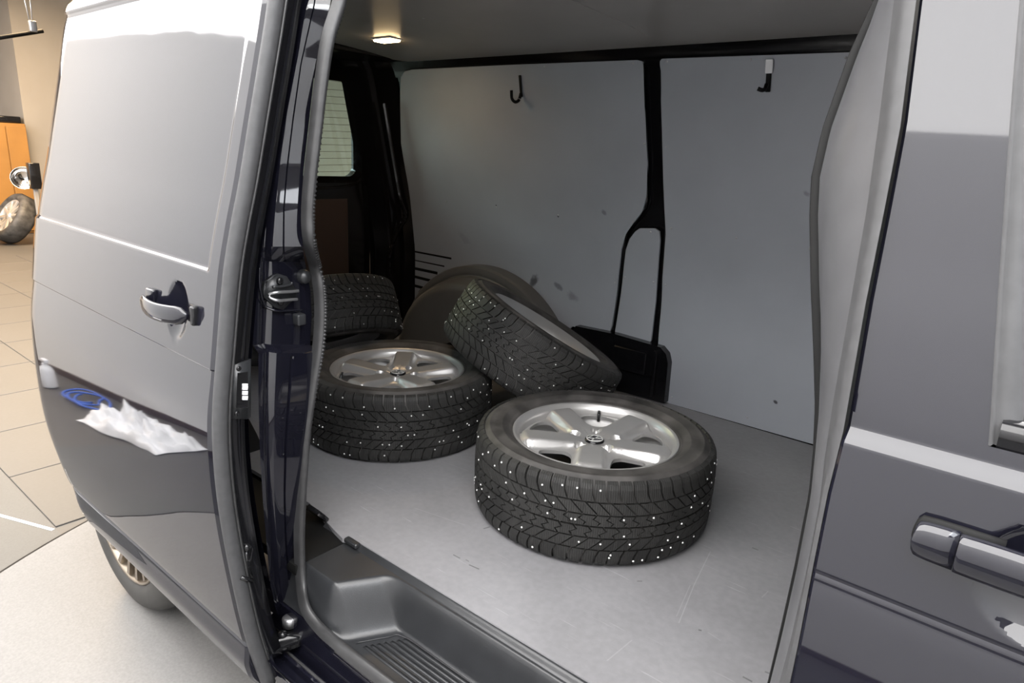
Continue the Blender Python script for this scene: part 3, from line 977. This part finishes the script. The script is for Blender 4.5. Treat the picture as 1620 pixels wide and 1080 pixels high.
vpart('front_post', bm, mat('post_trim', (.072, .072, .076), rough=.36, noise=(30, .06)), True, 'grey trimmed post between doorway and front door')
path = [fj(v)[3] + Vector((-.004, .012, 0)) for v in VB]
vpart('front_post_lip', sweep_bm(path, circ(.0065, 10, .010), Vector((-.5, 1, 0))), dark, True, 'dark rubber lip on the front post')
bm = loft_bm([[fj(v)[3] + Vector((0, .015, 0)), fj(v)[3] + Vector((.05, .05, 0)), Vector((-.09, 1.05, fj(v)[3].z))] for v in VB])
vpart('front_post_lining', bm, arch_m)

# ================================================================== step well
def xe(y): return -1.165 + (y - .78) * .62
def step_pt(a, b):
    # a along X, b along Y
    y = lerp(.768, .945, b)
    x = lerp(-1.36, -.02, a ** 1.4)
    wa = sstep(.893, .921, y)
    wb = sstep(0, 1, (xe(y) + .085 - x) / .085)
    k = (1 - (1 - wa) * (1 - wb)) * sstep(.766, .81, y)
    lip = .012 * (1 - sstep(.768, .784, y))
    z = .452 + .112 * k + lip * (1 - wb) + .008 * sstep(.927, .932, y)
    return Vector((x, y, min(z, FZ - .004) if y < .936 else FZ - .003))
bm = grid_bm(step_pt, 150, 60)
step = vpart('side_step', bm, plastic, True, 'black moulded step well inside the doorway', None, None, 1.2)
rp = [(-.0042, 0), (-.003, .0032), (.003, .0032), (.0042, 0)]
for k in range(7):
    y = .806 + .0128 * k
    x0 = xe(y) + .115
    path = [Vector((x0, y, .452)), Vector((x0 + .01, y, .4535)), Vector((-.05, y, .4535))]
    finish('step_rib', sweep_bm(path, [(a, -c) for a, c in rp], Vector((0, 1, 0))), plastic, step, True)
path = smooth_path([Vector((xe(.80) + .098, .799, .4535)), Vector((xe(.86) + .098, .86, .4535)), Vector((xe(.889) + .106, .886, .4535)), Vector((-.85, .890, .4535)), Vector((-.05, .890, .4535))], 5)
finish('step_border', tube_bm(path, .0016, 6), plastic, step)
# black carrier under the floor edge, rubber plug
bm = box_bm((-1.52, .865, .552), (.52, .17, .03), .006, 2)
vpart('sill_carrier', bm, dark, True)
pc = on_z(512, 818, .60)
pc = Vector((-1.385, .925, .592))
bm = revolve_bm([(.0001, .006), (.022, .006), (.026, .012), (.034, .012), (.036, .006), (.034, 0), (.0001, 0)], 28)
bmesh.ops.rotate(bm, cent=(0, 0, 0), matrix=Matrix.Rotation(-.9, 3, 'X'), verts=bm.verts[:])
bmesh.ops.translate(bm, vec=pc, verts=bm.verts[:])
vpart('rubber_plug', bm, gloss, True, 'round black rubber plug')
bm = box_bm((-1.235, .928, .575), (.05, .018, .014), .006, 3)
vpart('edge_clip', bm, plastic, True)

# ---- sill with the lower door rail
cs = [(.80, .30), (.705, .27), (.692, .30), (.690, .345), (.694, .352), (.699, .352), (.703, .346), (.706, .335), (.726, .335), (.728, .352), (.736, .356), (.742, .352), (.744, .338), (.757, .338), (.760, .40), (.764, .446), (.778, .452), (.80, .45)]
bm = loft_bm([[Vector((x, y, z)) for y, z in cs] for x in (-1.40, -1.2, -.9, -.6, -.3, .0)])
sill = vpart('sill', bm, paint, True, 'black sill with the lower door rail', None, None, .4)
finish('sill_edge_strip', tube_bm([Vector((-1.40, .6905, .3535)), Vector((-.8, .6905, .3535)), Vector((0, .6905, .3535))], .0022, 6), chrome, sill)
finish('rail_strip', tube_bm([Vector((-1.40, .738, .3565)), Vector((-.8, .738, .3565)), Vector((0, .738, .3565))], .004, 6), grey_seal, sill)
# roller arm of the door
za = .405
P = [on_z(u, v, za) for u, v in ((402, 1008), (418, 1000), (445, 998), (478, 986), (494, 992), (494, 1000), (470, 1008), (440, 1020), (420, 1034), (406, 1042))]
arm = finish('roller_arm', bevel_all(prism_bm(P, (0, 0, -.028)), .004, 2), gloss, door, True, 'black roller arm at the door foot')
for u, v in ((447, 1003), (483, 993)):
    finish('arm_bolt', revolve_bm([(.0001, .008), (.008, .007), (.011, .002), (.011, -.004)], 16, None, on_z(u, v, za + .004)), gloss, door)
q = on_z(458, 992, .415)
finish('guide_roller', revolve_bm([(.0001, .012), (.014, .012), (.018, .008), (.018, -.012), (.0001, -.012)], 20, None, q + Vector((-.015, .01, .005))), screw_m, door, True, 'metal guide roller')

# ================================================================== front door
fz = []
z = .30
while z < 1.97:
    fz.append(z); near = min(abs(z - q) for q in (1.2825, 1.127))
    z += .0022 if near < .016 else .0045 if 1.13 < z < 1.27 else .02


def edge_x(z):
    # rear edge of the front door, from the photographed line on the skin
    lo, hi = -60, 1180
    for _ in range(30):
        m_ = (lo + hi) / 2
        p = on_skin(px_line(EDGE, m_), m_)
        if p.z > z: lo = m_
        else: hi = m_
    return p.x if .75 < z < 1.78 else (-.17 if z >= 1.78 else -.135)


WIN = [(1618, -60), (1612, 0), (1602, 120), (1594, 230), (1588, 320), (1580, 430), (1572, 560), (1566, 660), (1562, 712)]


def win_x(z):
    lo, hi = -60, 712
    for _ in range(30):
        m_ = (lo + hi) / 2
        p = on_skin(px_line(WIN, m_), m_)
        if p.z > z: lo = m_
        else: hi = m_
    return p.x


def fdoor_y(z):
    y = skin(z)
    y += .013 * sstep(1.274, 1.291, z)
    g = z - 1.131
    y += .0012 * math.exp(-(g / .0024) ** 2) + .0010 * math.exp(-((g + .009) / .0024) ** 2)
    return y


ZS = 1.305
FR = (.056, 1.198, .058)                      # round hand recess
XF = [-.016 + .004 * i for i in range(38)] + [.15 + .07 * i for i in range(13)]


def fd_pt(x, z, e):
    q = math.hypot((x - FR[0]) / FR[2], (z - FR[1]) / FR[2])
    return (x, fdoor_y(z) + 0.003 * (1 - sstep(0, .003, x - e)) + .02 * max(0, x - .2) ** 2 + .020 * max(0.0, 1 - q * q) ** .75, z)


bm = bmesh.new(); V = []
for z in [q for q in fz if q < ZS] + [ZS]:
    e = edge_x(z)
    row = [e, e + .0015, e + .003, e + .006, e + .01] + [lerp(e + .01, -.016, k / 7) for k in range(1, 7)] + XF
    V.append([bm.verts.new(fd_pt(x, z, e)) for x in row])
V2 = []
for z in [ZS] + [q for q in fz if q > ZS]:
    e = edge_x(z); xr = win_x(z)
    V2.append([bm.verts.new(fd_pt(lerp(e, xr, (k / 16) ** 1.6), z, e)) for k in range(17)])
for W in (V, V2):
    for A, B in zip(W, W[1:]):
        for j in range(len(A) - 1): bm.faces.new((A[j], A[j + 1], B[j + 1], B[j]))
fd = vpart('front_door', bm, paint, True, 'black front door, closed, with pull handle', None, None, .5)
zt2 = [1.75 + .02 * i for i in range(10)]
bm = loft_bm([[Vector((x, fdoor_y(z), z)) for x in [win_x(z) - .0005 + .1 * i for i in range(11)]] for z in zt2])
solid(bm, lambda p: p + Vector((0, .03, 0)))
finish('upper_frame', bm, paint, fd, True)
# window frame rubber, the glass and what the sill line carries
zt = [1.306 + .03 * i for i in range(16)]
bm = loft_bm([[Vector((win_x(z) - .001, fdoor_y(z) + .001, z)), Vector((win_x(z) + .001, fdoor_y(z) - .003, z)), Vector((win_x(z) + .003, fdoor_y(z) + .006, z)), Vector((win_x(z) + .006, fdoor_y(z) + .004, z)), Vector((win_x(z) + .020, fdoor_y(z) + .010, z)), Vector((win_x(z) + .026, fdoor_y(z) + .020, z))] for z in zt])
finish('window_frame', bm, grey_seal, fd, True, 'grey rubber frame of the side window')
bm = loft_bm([[Vector((x, fdoor_y(1.31) + o - (.0 if z > 1.303 else .0), z)) for x in (-.010, .2, .5, .95)] for o, z in ((.002, 1.302), (-.002, 1.318), (-.001, 1.326), (.012, 1.331), (.02, 1.331))])
finish('window_ledge', bm, gloss, fd, True)
bm = grid_bm(lambda a, b: Vector((lerp(win_x(1.32 + .45 * b) + .018, .90, a), fdoor_y(1.32 + .45 * b) + .018, 1.325 + .44 * b)), 6, 10)
finish('side_window', bm, door_glass, fd, True, 'dark side window')
vpart('cab_interior', box_bm((.45, 1.45, 1.1), (.9, .9, 1.1), .05, 3), dark)
# handle with key cap, and the round recess behind it
def fpt(u, v, off=0.0):
    y = .7
    for _ in range(25):
        p = on_y(u, v, y); y = .5 * y + .5 * (skin(p.z) + off)
    return on_y(u, v, y)


h0, h1 = fpt(1446, 848, -.011), fpt(1620, 908, -.011)
dv = (h1 - h0)
ends = [h0 + dv * t for t in (0, .03, .08, .2, .4, .43)]
bm = bmesh.new()


def bar(bm, pts, hh, th, n=16):
    rings = []
    for p, h in zip(pts, hh):
        rings.append([bm.verts.new(p + Vector((0, -th * math.cos(q), h * math.sin(q)))) for q in [2 * PI * i / n for i in range(n)]])
    for A, B in zip(rings, rings[1:]):
        for j in range(n): bm.faces.new((A[j], A[(j + 1) % n], B[(j + 1) % n], B[j]))
    bm.faces.new(rings[0][::-1]); bm.faces.new(rings[-1])
    return bm


H = .0190
bar(bm, [h0 + dv * t for t in (-.012, .0, .03, .08, .15, .25, .406)], [.004, .0135, .0178, .0188, H * 1.03, H * 1.05, H * 1.07], .0115)
finish('key_cap', bm, paint, fd, True, 'glossy cap at the end of the handle')
bm = bar(bmesh.new(), [h0 + dv * t + Vector((0, -.003, 0)) for t in (.412, .45, .6, .8, 1.0, 1.5)], [H * 1.04, H * 1.06, H * 1.08, H * 1.1, H * 1.1, H * 1.05], .012)
finish('door_handle', bm, paint, fd, True, 'thick glossy pull bar of the front door')
bm = bar(bmesh.new(), [h0 + dv * t + Vector((0, .008, .002)) for t in (-.03, -.01, .04, .2, .5, .8)], [.006, .014, .0195, .0205, .0208, .0208], .006)
finish('handle_gasket', bm, dark, fd, True, 'dark gasket round the handle')
# ================================================================== wheels
RT, HW = .3375, .1185


def crown(v):
    """outer face of the tyre body: arc position v from the centre line -> (radius, z, nr, nz)"""
    a = abs(v); s = 1 if v >= 0 else -1
    if a < .084: return .3285 - .003 * (a / .084) ** 2, v, 1.0, 0.0
    q = min((a - .084) / .028, 1.25)
    return .3255 - .028 * (1 - math.cos(q)), s * (.084 + .030 * math.sin(q)), math.cos(q), s * math.sin(q)


def tyre_bm():
    half = [(.222, .080), (.230, .0965), (.2365, .1005), (.2395, .1045), (.2415, .1035), (.246, .1085), (.262, .1150), (.2635, .1162), (.266, .1160), (.285, .1175), (.2965, .1165), (.2985, .1178), (.3005, .1160)]
    prf = half[:]
    for v in (.1135, .108, .102, .096, .09, .084, .06, .03, 0):
        r, z, _, _ = crown(v); prf.append((r, z))
    full = prf + [(r, -z) for r, z in prf[::-1][1:]]
    return revolve_bm(full, 120)


def gshift(v):
    a = abs(v)
    # running integral of the slant of the block edges
    return (-.55 * min(a, .03) - 1.05 * max(0, min(a, .062) - .03) - .45 * max(0, min(a, .085) - .062)) / RT


def tread_bm():
    bm = bmesh.new(); uvl = bm.loops.layers.uv.new('UVMap')
    n = 62
    rows = [(.0025, .0285, 0.0, 3), (.0325, .0615, .35, 3), (.0655, .1115, .15, 5)]
    for sgn in (1, -1):
        for ri, (v0, v1, ph, seg) in enumerate(rows):
            for k in range(n):
                jit = lambda q: q + ph + (.5 if sgn < 0 else 0) + .10 * math.sin((q % n) * 2 * PI * 9 / n)
                th0 = 2 * PI * jit(k) / n
                wd = 2 * PI * (jit(k + 1) - jit(k)) / n - (.0050 if ri < 2 else .0056) / RT
                top = []; bot = []
                for i in range(seg + 1):
                    v = lerp(v0, v1, i / seg) * sgn
                    r, z, nr, nz = crown(v)
                    zig = (.006 / RT) * (1 if i % 2 else -1) if ri == 0 else 0
                    for lst, hgt, ex in ((top, .0088 - (.004 if ri == 2 and i == seg else 0), .0), (bot, -.001, .0)):
                        rr, zz_ = r + nr * hgt, z + nz * hgt
                        row = []
                        for e in (0, .5, 1):
                            th = th0 + gshift(v) + zig + wd * e
                            row.append((Vector((rr * math.cos(th), rr * math.sin(th), zz_)), (th * RT, v)))
                        lst.append(row)
                T = [[bm.verts.new(p) for p, _ in row] for row in top]; B = [[bm.verts.new(p) for p, _ in row] for row in bot]

                def face(vs, uvs):
                    f = bm.faces.new(vs if sgn > 0 else vs[::-1])
                    for l, q in zip(f.loops, uvs if sgn > 0 else uvs[::-1]): l[uvl].uv = q
                for i in range(seg):
                    for e in range(2):
                        face([T[i][e], T[i][e+1], T[i+1][e+1], T[i+1][e]], [top[i][e][1], top[i][e+1][1], top[i+1][e+1][1], top[i+1][e][1]])
                    for e, ee in ((0, 0), (2, 2)):
                        q = (0.0, 0.0)
                        vs = [T[i][e], T[i+1][e], B[i+1][e], B[i][e]] if e == 0 else [T[i+1][e], T[i][e], B[i][e], B[i+1][e]]
                        face(vs, [q] * 4)
                for i in (0, seg):
                    for e in range(2):
                        vs = [T[i][e+1], T[i][e], B[i][e], B[i][e+1]] if i == 0 else [T[i][e], T[i][e+1], B[i][e+1], B[i][e]]
                        face(vs, [(0.0, 0.0)] * 4)
    return bm


def stud_bm():
    bm = bmesh.new(); r2 = random.Random(3)
    for k in range(130):
        v = r2.choice((-1, 1)) * r2.choice((.014, .022, .045, .05, .075, .083, .092))
        th = 2 * PI * (k * .6180339) % (2 * PI) + r2.uniform(-.05, .05)
        r, z, nr, nz = crown(v)
        c = Vector(((r + nr * .0083) * math.cos(th), (r + nr * .0083) * math.sin(th), z + nz * .0083))
        nn = Vector((nr * math.cos(th), nr * math.sin(th), nz))
        t1 = nn.orthogonal().normalized(); t2 = nn.cross(t1)
        a = [bm.verts.new(c + (t1 * math.cos(q) + t2 * math.sin(q)) * .0030) for q in [2 * PI * i / 6 for i in range(6)]]
        b = [bm.verts.new(c + nn * .0022 + (t1 * math.cos(q) + t2 * math.sin(q)) * .0019) for q in [2 * PI * i / 6 for i in range(6)]]
        for i in range(6): bm.faces.new((a[i], a[(i+1) % 6], b[(i+1) % 6], b[i]))
        bm.faces.new(b)
    return bm


LIPZ = .101


def rim_face_z(r, p):
    """height of the wheel face; p = -1..1 across a sector between two spoke centre lines"""
    ang = (1 - abs(p)) * PI / 5
    s = r * math.sin(ang)                           # distance from the spoke's centre line
    spoke = lerp(.086, .098, sstep(.05, .20, r)) - .010 * math.exp(-((r - .03) / .02) ** 2)
    w_ = lerp(.031, .034, sstep(.07, .21, r))
    spoke -= .011 * sstep(.198, .2155, r)
    drop = sstep(w_ * .88, w_ + .014, s) * sstep(.055, .10, r)
    z = spoke - drop * lerp(.017, .024, sstep(.08, .17, r))
    # bolt pockets between the spokes
    dx, dy = r * math.cos(ang - PI/5) - .062, r * math.sin(PI / 5 - ang)
    q = math.hypot(dx, dy)
    z -= .022 * (1 - sstep(.009, .017, q))
    return z


def rim_bm():
    bm = bmesh.new()
    NL, NM = 72, 14
    rin, rout = .026, .2155
    for sct in range(5):
        base = sct * 2 * PI / 5
        hole = []; outer = []
        for i in range(NL):
            f = 2 * PI * i / NL
            cx, cy = math.cos(f), math.sin(f)
            # window: rounded trapezoid, wider outside, in (p, r)
            e = 2.6
            k = (abs(cx) ** e + abs(cy) ** e) ** (-1 / e)
            q = k * cy
            r = .156 + .041 * q
            halfw = lerp(.026, .058, sstep(-1, .7, q))
            p = (k * cx) * halfw / (r * PI / 5)
            hole.append((p, r))
            # sector border along the same heading
            m_ = max(abs(cx), abs(cy)); bx, by = cx / m_, cy / m_
            rb = (.158 + by * (rout - .158)) if by > 0 else (.158 + by * (.158 - rin))
            outer.append((bx, rb))
        loops = []
        for j in range(NM + 1):
            t = (j / NM) ** .8
            row = []
            for (p0, r0), (p1, r1) in zip(hole, outer):
                p, r = lerp(p0, p1, t), lerp(r0, r1, t)
                a = base + p * PI / 5
                row.append(Vector((r * math.cos(a), r * math.sin(a), rim_face_z(r, p))))
            loops.append(row)
        # wall of the window going down into the wheel
        l0 = loops[0]
        low = []
        for (p, r), q in zip(hole, l0):
            a = base + p * .97 * PI / 5
            low.append(Vector((q.x * 1.0, q.y, q.z - .004)))
        low2 = [Vector((v.x, v.y, v.z - .006)) for v in low]
        loft_bm([low2, low] + loops, bm, True)
    bmesh.ops.remove_doubles(bm, verts=bm.verts[:], dist=.0004)
    # lip and barrel
    revolve_bm([(.2335, .0935), (.2345, .0985), (.2325, .1020), (.2285, .1025), (.2245, .0990), (.2205, .0925), (.2165, .0885), (.2150, .080), (.2145, .062), (.2125, .05), (.195, .02), (.19, -.03), (.200, -.07), (.214, -.085), (.2265, -.098), (.2325, -.1015), (.2345, -.0985), (.2335, -.0935)], 120, bm)
    return bm


def emblem_bm():
    bm = bmesh.new()
    revolve_bm([(.0215, 0), (.0215, .0012), (.0240, .0012), (.0240, 0)], 40, bm)
    def strip(pts, wd=.0026):
        for a, b in zip(pts, pts[1:]):
            a, b = Vector(a) * .0215, Vector(b) * .0215
            d_ = (b - a).normalized(); n_ = Vector((-d_.y, d_.x)) * wd / 2
            a = a - d_ * wd * .3; b = b + d_ * wd * .3
            q = [a - n_, b - n_, b + n_, a + n_]
            lo = [bm.verts.new((v.x, v.y, 0)) for v in q]; hi = [bm.verts.new((v.x, v.y, .0012)) for v in q]
            bm.faces.new(hi)
            for i in range(4): bm.faces.new((lo[i], lo[(i+1) % 4], hi[(i+1) % 4], hi[i]))
    strip([(-.40, .90), (0, .16), (.40, .90)])
    strip([(-.90, .42), (-.46, -.80), (0, -.06), (.46, -.80), (.90, .42)])
    return bm


GR = 'loose studded winter wheels in the load bay'
wh = thing('spare_wheel', 'studded tyre on a silver five-spoke alloy lying flat, nearest the doorway', 'wheel', (0, 0, 0), GR, False)
ty = finish('tyre', tyre_bm(), sidewall, wh, True)
finish('tread_blocks', tread_bm(), tread, ty, False, None, 'stuff')
finish('studs', stud_bm(), stud_m, ty, False, 'bright steel studs', 'stuff')
rm = finish('rim', rim_bm(), alloy, wh, True, 'silver five-spoke alloy rim', None, .9)
finish('barrel_shade', revolve_bm([(.188, -.06), (.186, -.012), (.09, -.005), (.03, .02)], 48), wheel_shade, rm)  # dark backing inside the rim, painted as the shade behind the spokes
cpo = finish('centre_cap', revolve_bm([(.0001, .0825), (.022, .0825), (.0265, .0815), (.028, .078), (.028, .05)], 40), gloss, wh, True, 'black centre cap with a silver emblem')
em = finish('emblem', emblem_bm(), mat('emblem_silver', (.72, .72, .71), rough=.4, metal=.35), cpo, False, 'round silver emblem'); em.location = (0, 0, .0826)
bb = bmesh.new()
va = .20
vt = Vector((.204, 0, .055))
tube_bm([vt, vt + Vector((-.010, 0, .03))], .0052, 10, bb); tube_bm([vt + Vector((-.010, 0, .03)), vt + Vector((-.0125, 0, .038))], .0038, 10, bb)
valve = finish('valve', bb, rubber, wh, True)
valve.rotation_euler = (0, 0, math.radians(144))


def copy_tree(o, parent=None):
    c = o.copy(); COL.objects.link(c)
    if parent: c.parent = parent
    for ch in list(o.children): copy_tree(ch, c)
    return c


def place(o, center, n, spin):
    n = Vector(n).normalized()
    q = Vector((0, 0, 1)).rotation_difference(n).to_matrix().to_4x4()
    o.matrix_world = Matrix.Translation(center) @ q @ Matrix.Rotation(spin, 4, 'Z')


def rest_z(n, rr=RT - .001, hw=HW):          # centre height of a tilted wheel standing on the floor
    n = Vector(n).normalized()
    st = math.sqrt(max(0, 1 - n.z ** 2))
    return FZ + (rr - .012) * st + hw * .93 * abs(n.z)


w2 = copy_tree(wh); w2['label'] = 'studded tyre on a silver alloy lying flat at the back left, tyres leaning on it'
w3 = copy_tree(wh); w3['label'] = 'studded tyre leaning tilted against the wheel arch, tread towards the doorway'
w4 = copy_tree(wh); w4['label'] = 'dark studded tyre tilted in the far left corner under the rear window'
SP1 = math.radians(118)
place(wh, Vector((-.911, 1.527, FZ + HW)), (0, 0, 1), math.radians(-25))
place(w2, Vector((-1.726, 1.506, FZ + HW)), (0, 0, 1), math.radians(95))
n3 = Vector((.335, .372, .866)).normalized()
c3 = Vector((-1.46, 1.94, .8385))
place(w3, c3, -n3, .4)
n4 = Vector((-.44, .11, .88)).normalized()
c4 = Vector((-2.33, 1.60, 0)); c4.z = rest_z(n4)
place(w4, c4, n4, .9)

# ---- the van's own rear wheel, bronze spokes
rw = bpy.data.objects.new('rear_wheel', None); COL.objects.link(rw); rw.parent = van
rw.matrix_parent_inverse = Matrix.Translation(van.location).inverted()
rw['label'] = 'mounted rear wheel with bronze spokes'
RC = Vector((-2.19, .830, .338))
pr = [(.225, .085), (.238, .098), (.245, .103), (.262, .108), (.29, .107), (.31, .099), (.325, .085), (.332, .07)]
prf = pr + [(.337, .05), (.3355, .047), (.3355, .043), (.338, .04), (.338, .015), (.335, .012), (.335, .008), (.338, .005)]
full = prf + [(r, -z) for r, z in prf[::-1]]
bm = revolve_bm([(r, -z) for r, z in full], 96, None, (0, 0, 0), 'Y')
o = finish('tyre', bm, road_tyre, rw, True, 'grey road tyre', None, .4)
bm = revolve_bm([(.2345, -.090), (.236, -.098), (.231, -.102), (.226, -.098), (.221, -.08), (.214, -.06), (.20, -.0), (.21, .08)], 96, None, (0, 0, 0), 'Y')
finish('rim', bm, bronze, rw, True)
for k in range(10):
    a0 = 2 * PI * k / 10 + .12
    for da in (-.085, .085):
        a1, a2 = a0 + da * .4, a0 + da * 1.9
        p0 = Vector((.045 * math.cos(a1), -.055, .045 * math.sin(a1))); p1 = Vector((.222 * math.cos(a2), -.088, .222 * math.sin(a2)))
        if da > 0: bmx = bmk
        else: bmk = bmesh.new(); bmx = bmk
        sweep_bm([p0, p0.lerp(p1, .5) + Vector((0, -.004, 0)), p1], [(-.009, -.012), (.009, -.012), (.006, .012), (-.006, .012)], Vector((0, 1, 0)).cross(p1 - p0), bmx)
    finish('spoke', bmk, bronze, rw, False)
finish('hub', revolve_bm([(.0001, -.068), (.045, -.066), (.06, -.055), (.065, -.02)], 40, None, (0, 0, 0), 'Y'), bronze, rw, True)
finish('brake_disc', revolve_bm([(.0001, -.01), (.15, -.01), (.15, .01)], 48, None, (0, 0, 0), 'Y'), wheel_shade, rw, True)
rw.location = RC

# ================================================================== things in the garage behind the van
def gz(u, v, z=0): return on_z(u, v, z)
CX = -12.35
# projecting beige wall to the right of the corner line
pc = on_x(34, 160, CX)
wallbox('wall_1', CX - 1.2, CX, pc.y, YP, 0, ZC, wall_beige, 'bright beige wall behind the van')
# ochre cupboard
k0, k1 = on_x(-60, 196, CX + .15), on_x(40, 196, CX + .15)
zt_ = k1.z
cab = thing('cupboard', 'ochre two-door cupboard against the far end wall', 'cupboard', (CX - .2, (k0.y + k1.y) / 2, 0))
ky0, ky1 = k1.y - 1.5, k1.y
finish('carcass', box_bm((CX - .15, (ky0+ky1)/2, zt_ / 2), (.6, ky1 - ky0, zt_), .01, 1), ochre, cab, False)
ksp = on_x(15, 250, CX + .15).y
finish('door', box_bm((CX + .162, (ksp + ky1) / 2 + .0, zt_ / 2), (.02, ky1 - ksp - .012, zt_ - .08), .004, 1), ochre, cab, False)
finish('door', box_bm((CX + .162, (ksp + ky0) / 2, zt_ / 2), (.02, ksp - ky0 - .012, zt_ - .08), .004, 1), ochre, cab, False)
q = on_x(8, 190, CX)
to = finish('tool_case', box_bm((CX - .1, q.y + .02, zt_ + .05), (.25, .35, .10), .02, 2), gloss, None, True, 'low black case on top of the ochre cupboard'); to['category'] = 'case'
# parked scooter parts / loose wheels beside the cupboard
def simple_wheel(name, c, n, R_, wd, lab, spokes=10):
    t_ = thing(name, lab, 'wheel', (0, 0, 0), None, False)
    finish('tyre', revolve_bm([(R_*.68, wd*.38), (R_*.78, wd*.5), (R_*.92, wd*.47), (R_, wd*.3), (R_, -wd*.3), (R_*.92, -wd*.47), (R_*.78, -wd*.5), (R_*.68, -wd*.38)], 48), sidewall, t_, True)
    finish('rim', revolve_bm([(R_*.70, wd*.36), (R_*.67, wd*.40), (R_*.63, wd*.30), (R_*.60, -.3*wd)], 48), alloy, t_, True)
    for k in range(spokes):
        a = 2 * PI * k / spokes
        finish('spoke', sweep_bm([Vector((0, 0, wd*.30)), Vector((R_*.65*math.cos(a), R_*.65*math.sin(a), wd*.33))], [(-R_*.05, -.01), (R_*.05, -.01), (R_*.04, .012), (-R_*.04, .012)], Vector((-math.sin(a), math.cos(a), 0))), alloy, t_, False)
    finish('hub', revolve_bm([(.001, wd*.42), (R_*.14, wd*.40), (R_*.18, wd*.25)], 24), alloy, t_, True)
    place(t_, c, n, .3)
    return t_
XW = -11.2
a = on_x(22, 335, XW)
simple_wheel('leaning_wheel', Vector((XW, a.y, .335)), (.10, -.80, .50), .35, .24, 'dark tyre with a silver multi-spoke rim leaning near the ochre cupboard')
a = on_x(-22, 325, XW)
simple_wheel('leaning_wheel', Vector((XW, a.y - .25, .34)), (.3, -.7, .4), .36, .22, 'dark tyre at the picture edge left of the silver-rimmed wheel')
# chrome headlamp-like dish and dark box beside it
q = on_x(40, 285, XW)
ds = finish('chrome_dish', revolve_bm([(.001, .0), (.08, .02), (.13, .07), (.15, .12), (.155, .12), (.135, .06), (.08, .005), (.001, -.015)], 32), chrome, None, True, 'shiny chrome dish above the leaning wheels'); ds['category'] = 'lamp dish'
place(ds, q, (.85, -.35, .3), 0)
q = on_x(54, 278, XW + .35)
bx = finish('dark_crate', box_bm((q.x, q.y, q.z), (.12, .13, .34), .012, 2), gloss, None, True, 'dark upright box beside the chrome dish, at the door edge'); bx['category'] = 'box'
q0, q1 = on_x(56, 297, XW + .35), on_x(56, 340, XW + .35)
pb = finish('wooden_stand', box_bm((XW + .35, q0.y, q0.z / 2), (.05, .05, q0.z), .005, 1), wall_beige, None, False, 'pale wooden post under the dark box'); pb['category'] = 'post'
# things lying along the studio wall; the camera meets them mirrored in the door
bm = bmesh.new()
r3 = random.Random(5)
NN = 26
gridv = [[None] * (NN + 1) for _ in range(NN + 1)]
from mathutils import noise as mnoise
for i in range(NN + 1):
    for j in range(NN + 1):
        x, y = lerp(-.36, .36, i / NN), lerp(-.17, .17, j / NN)
        e = max(0, 1 - (x / .36) ** 2) * max(0, 1 - (y / .17) ** 2)
        n_ = mnoise.noise(Vector((x * 9, y * 9, 1))) + .7 * mnoise.noise(Vector((x * 20, y * 24, 4))) + .4 * mnoise.noise(Vector((x * 45, y * 50, 9)))
        gridv[i][j] = bm.verts.new((x + .02 * mnoise.noise(Vector((x * 8, y * 8, 7))), y + .03 * mnoise.noise(Vector((x * 7, y * 7, 2))), .012 + .17 * e ** .6 * max(0, .5 + .95 * n_) if e > 0 else .008))
for i in range(NN):
    for j in range(NN): bm.faces.new((gridv[i][j], gridv[i+1][j], gridv[i+1][j+1], gridv[i][j+1]))
sh = finish('plastic_sheet', bm, white_plastic, None, True, 'crumpled white plastic sheet on the tiles, mirrored in the sliding door'); sh['category'] = 'sheet'
sh.location = (-3.60, -.10, .002); sh.rotation_euler = (0, 0, -.15)
hp = []
for k in range(60):
    a = k / 59 * 5 * PI
    hp.append(Vector((-4.42 + (.17 + .03 * math.sin(a * 1.7)) * math.cos(a) + .004 * k, -.08 + .085 * math.sin(a), .016 + .012 * (k % 23) / 6)))
ho = finish('hose', tube_bm(hp, .008, 8), blue_hose, None, True, 'coiled blue hose on the tiles, mirrored in the sliding door'); ho['category'] = 'hose'
bt = thing('spray_bottle', 'white spray bottle on the tiles, mirrored in the sliding door', 'bottle', (-4.72, -.02, .003), None, False)
finish('body', revolve_bm([(.001, 0), (.036, 0), (.038, .01), (.038, .14), (.03, .17), (.015, .19), (.014, .205), (.001, .206)], 24), white_plastic, bt)
finish('trigger_head', bevel_all(box_bm((.012, 0, .225), (.075, .024, .035), .005, 1), .001, 1), white_plastic, bt)

# hanging rail with wires, top left
a, b = on_x(-40, 66, -8.0), on_x(68, 49, -8.0)
rail = thing('hanging_rail', 'thin dark rail hung on wires at the top left', 'rail', tuple(b))
finish('rail', tube_bm([a, b], .018, 8), dark, rail)
for u0, u1 in ((32, 50), (45, 52)):
    p0, p1 = on_x(u0, -30, -8.0), on_x(u1, 47, -8.0)
    finish('wire', tube_bm([p0, p1], .006, 6), screw_m, rail)
q = on_x(52, 42, -8.0)
finish('clamp', box_bm(q, (.05, .06, .10), .01, 2), screw_m, rail)

for o in list(bpy.data.objects):
    if 'worldspace' in o: del o['worldspace']
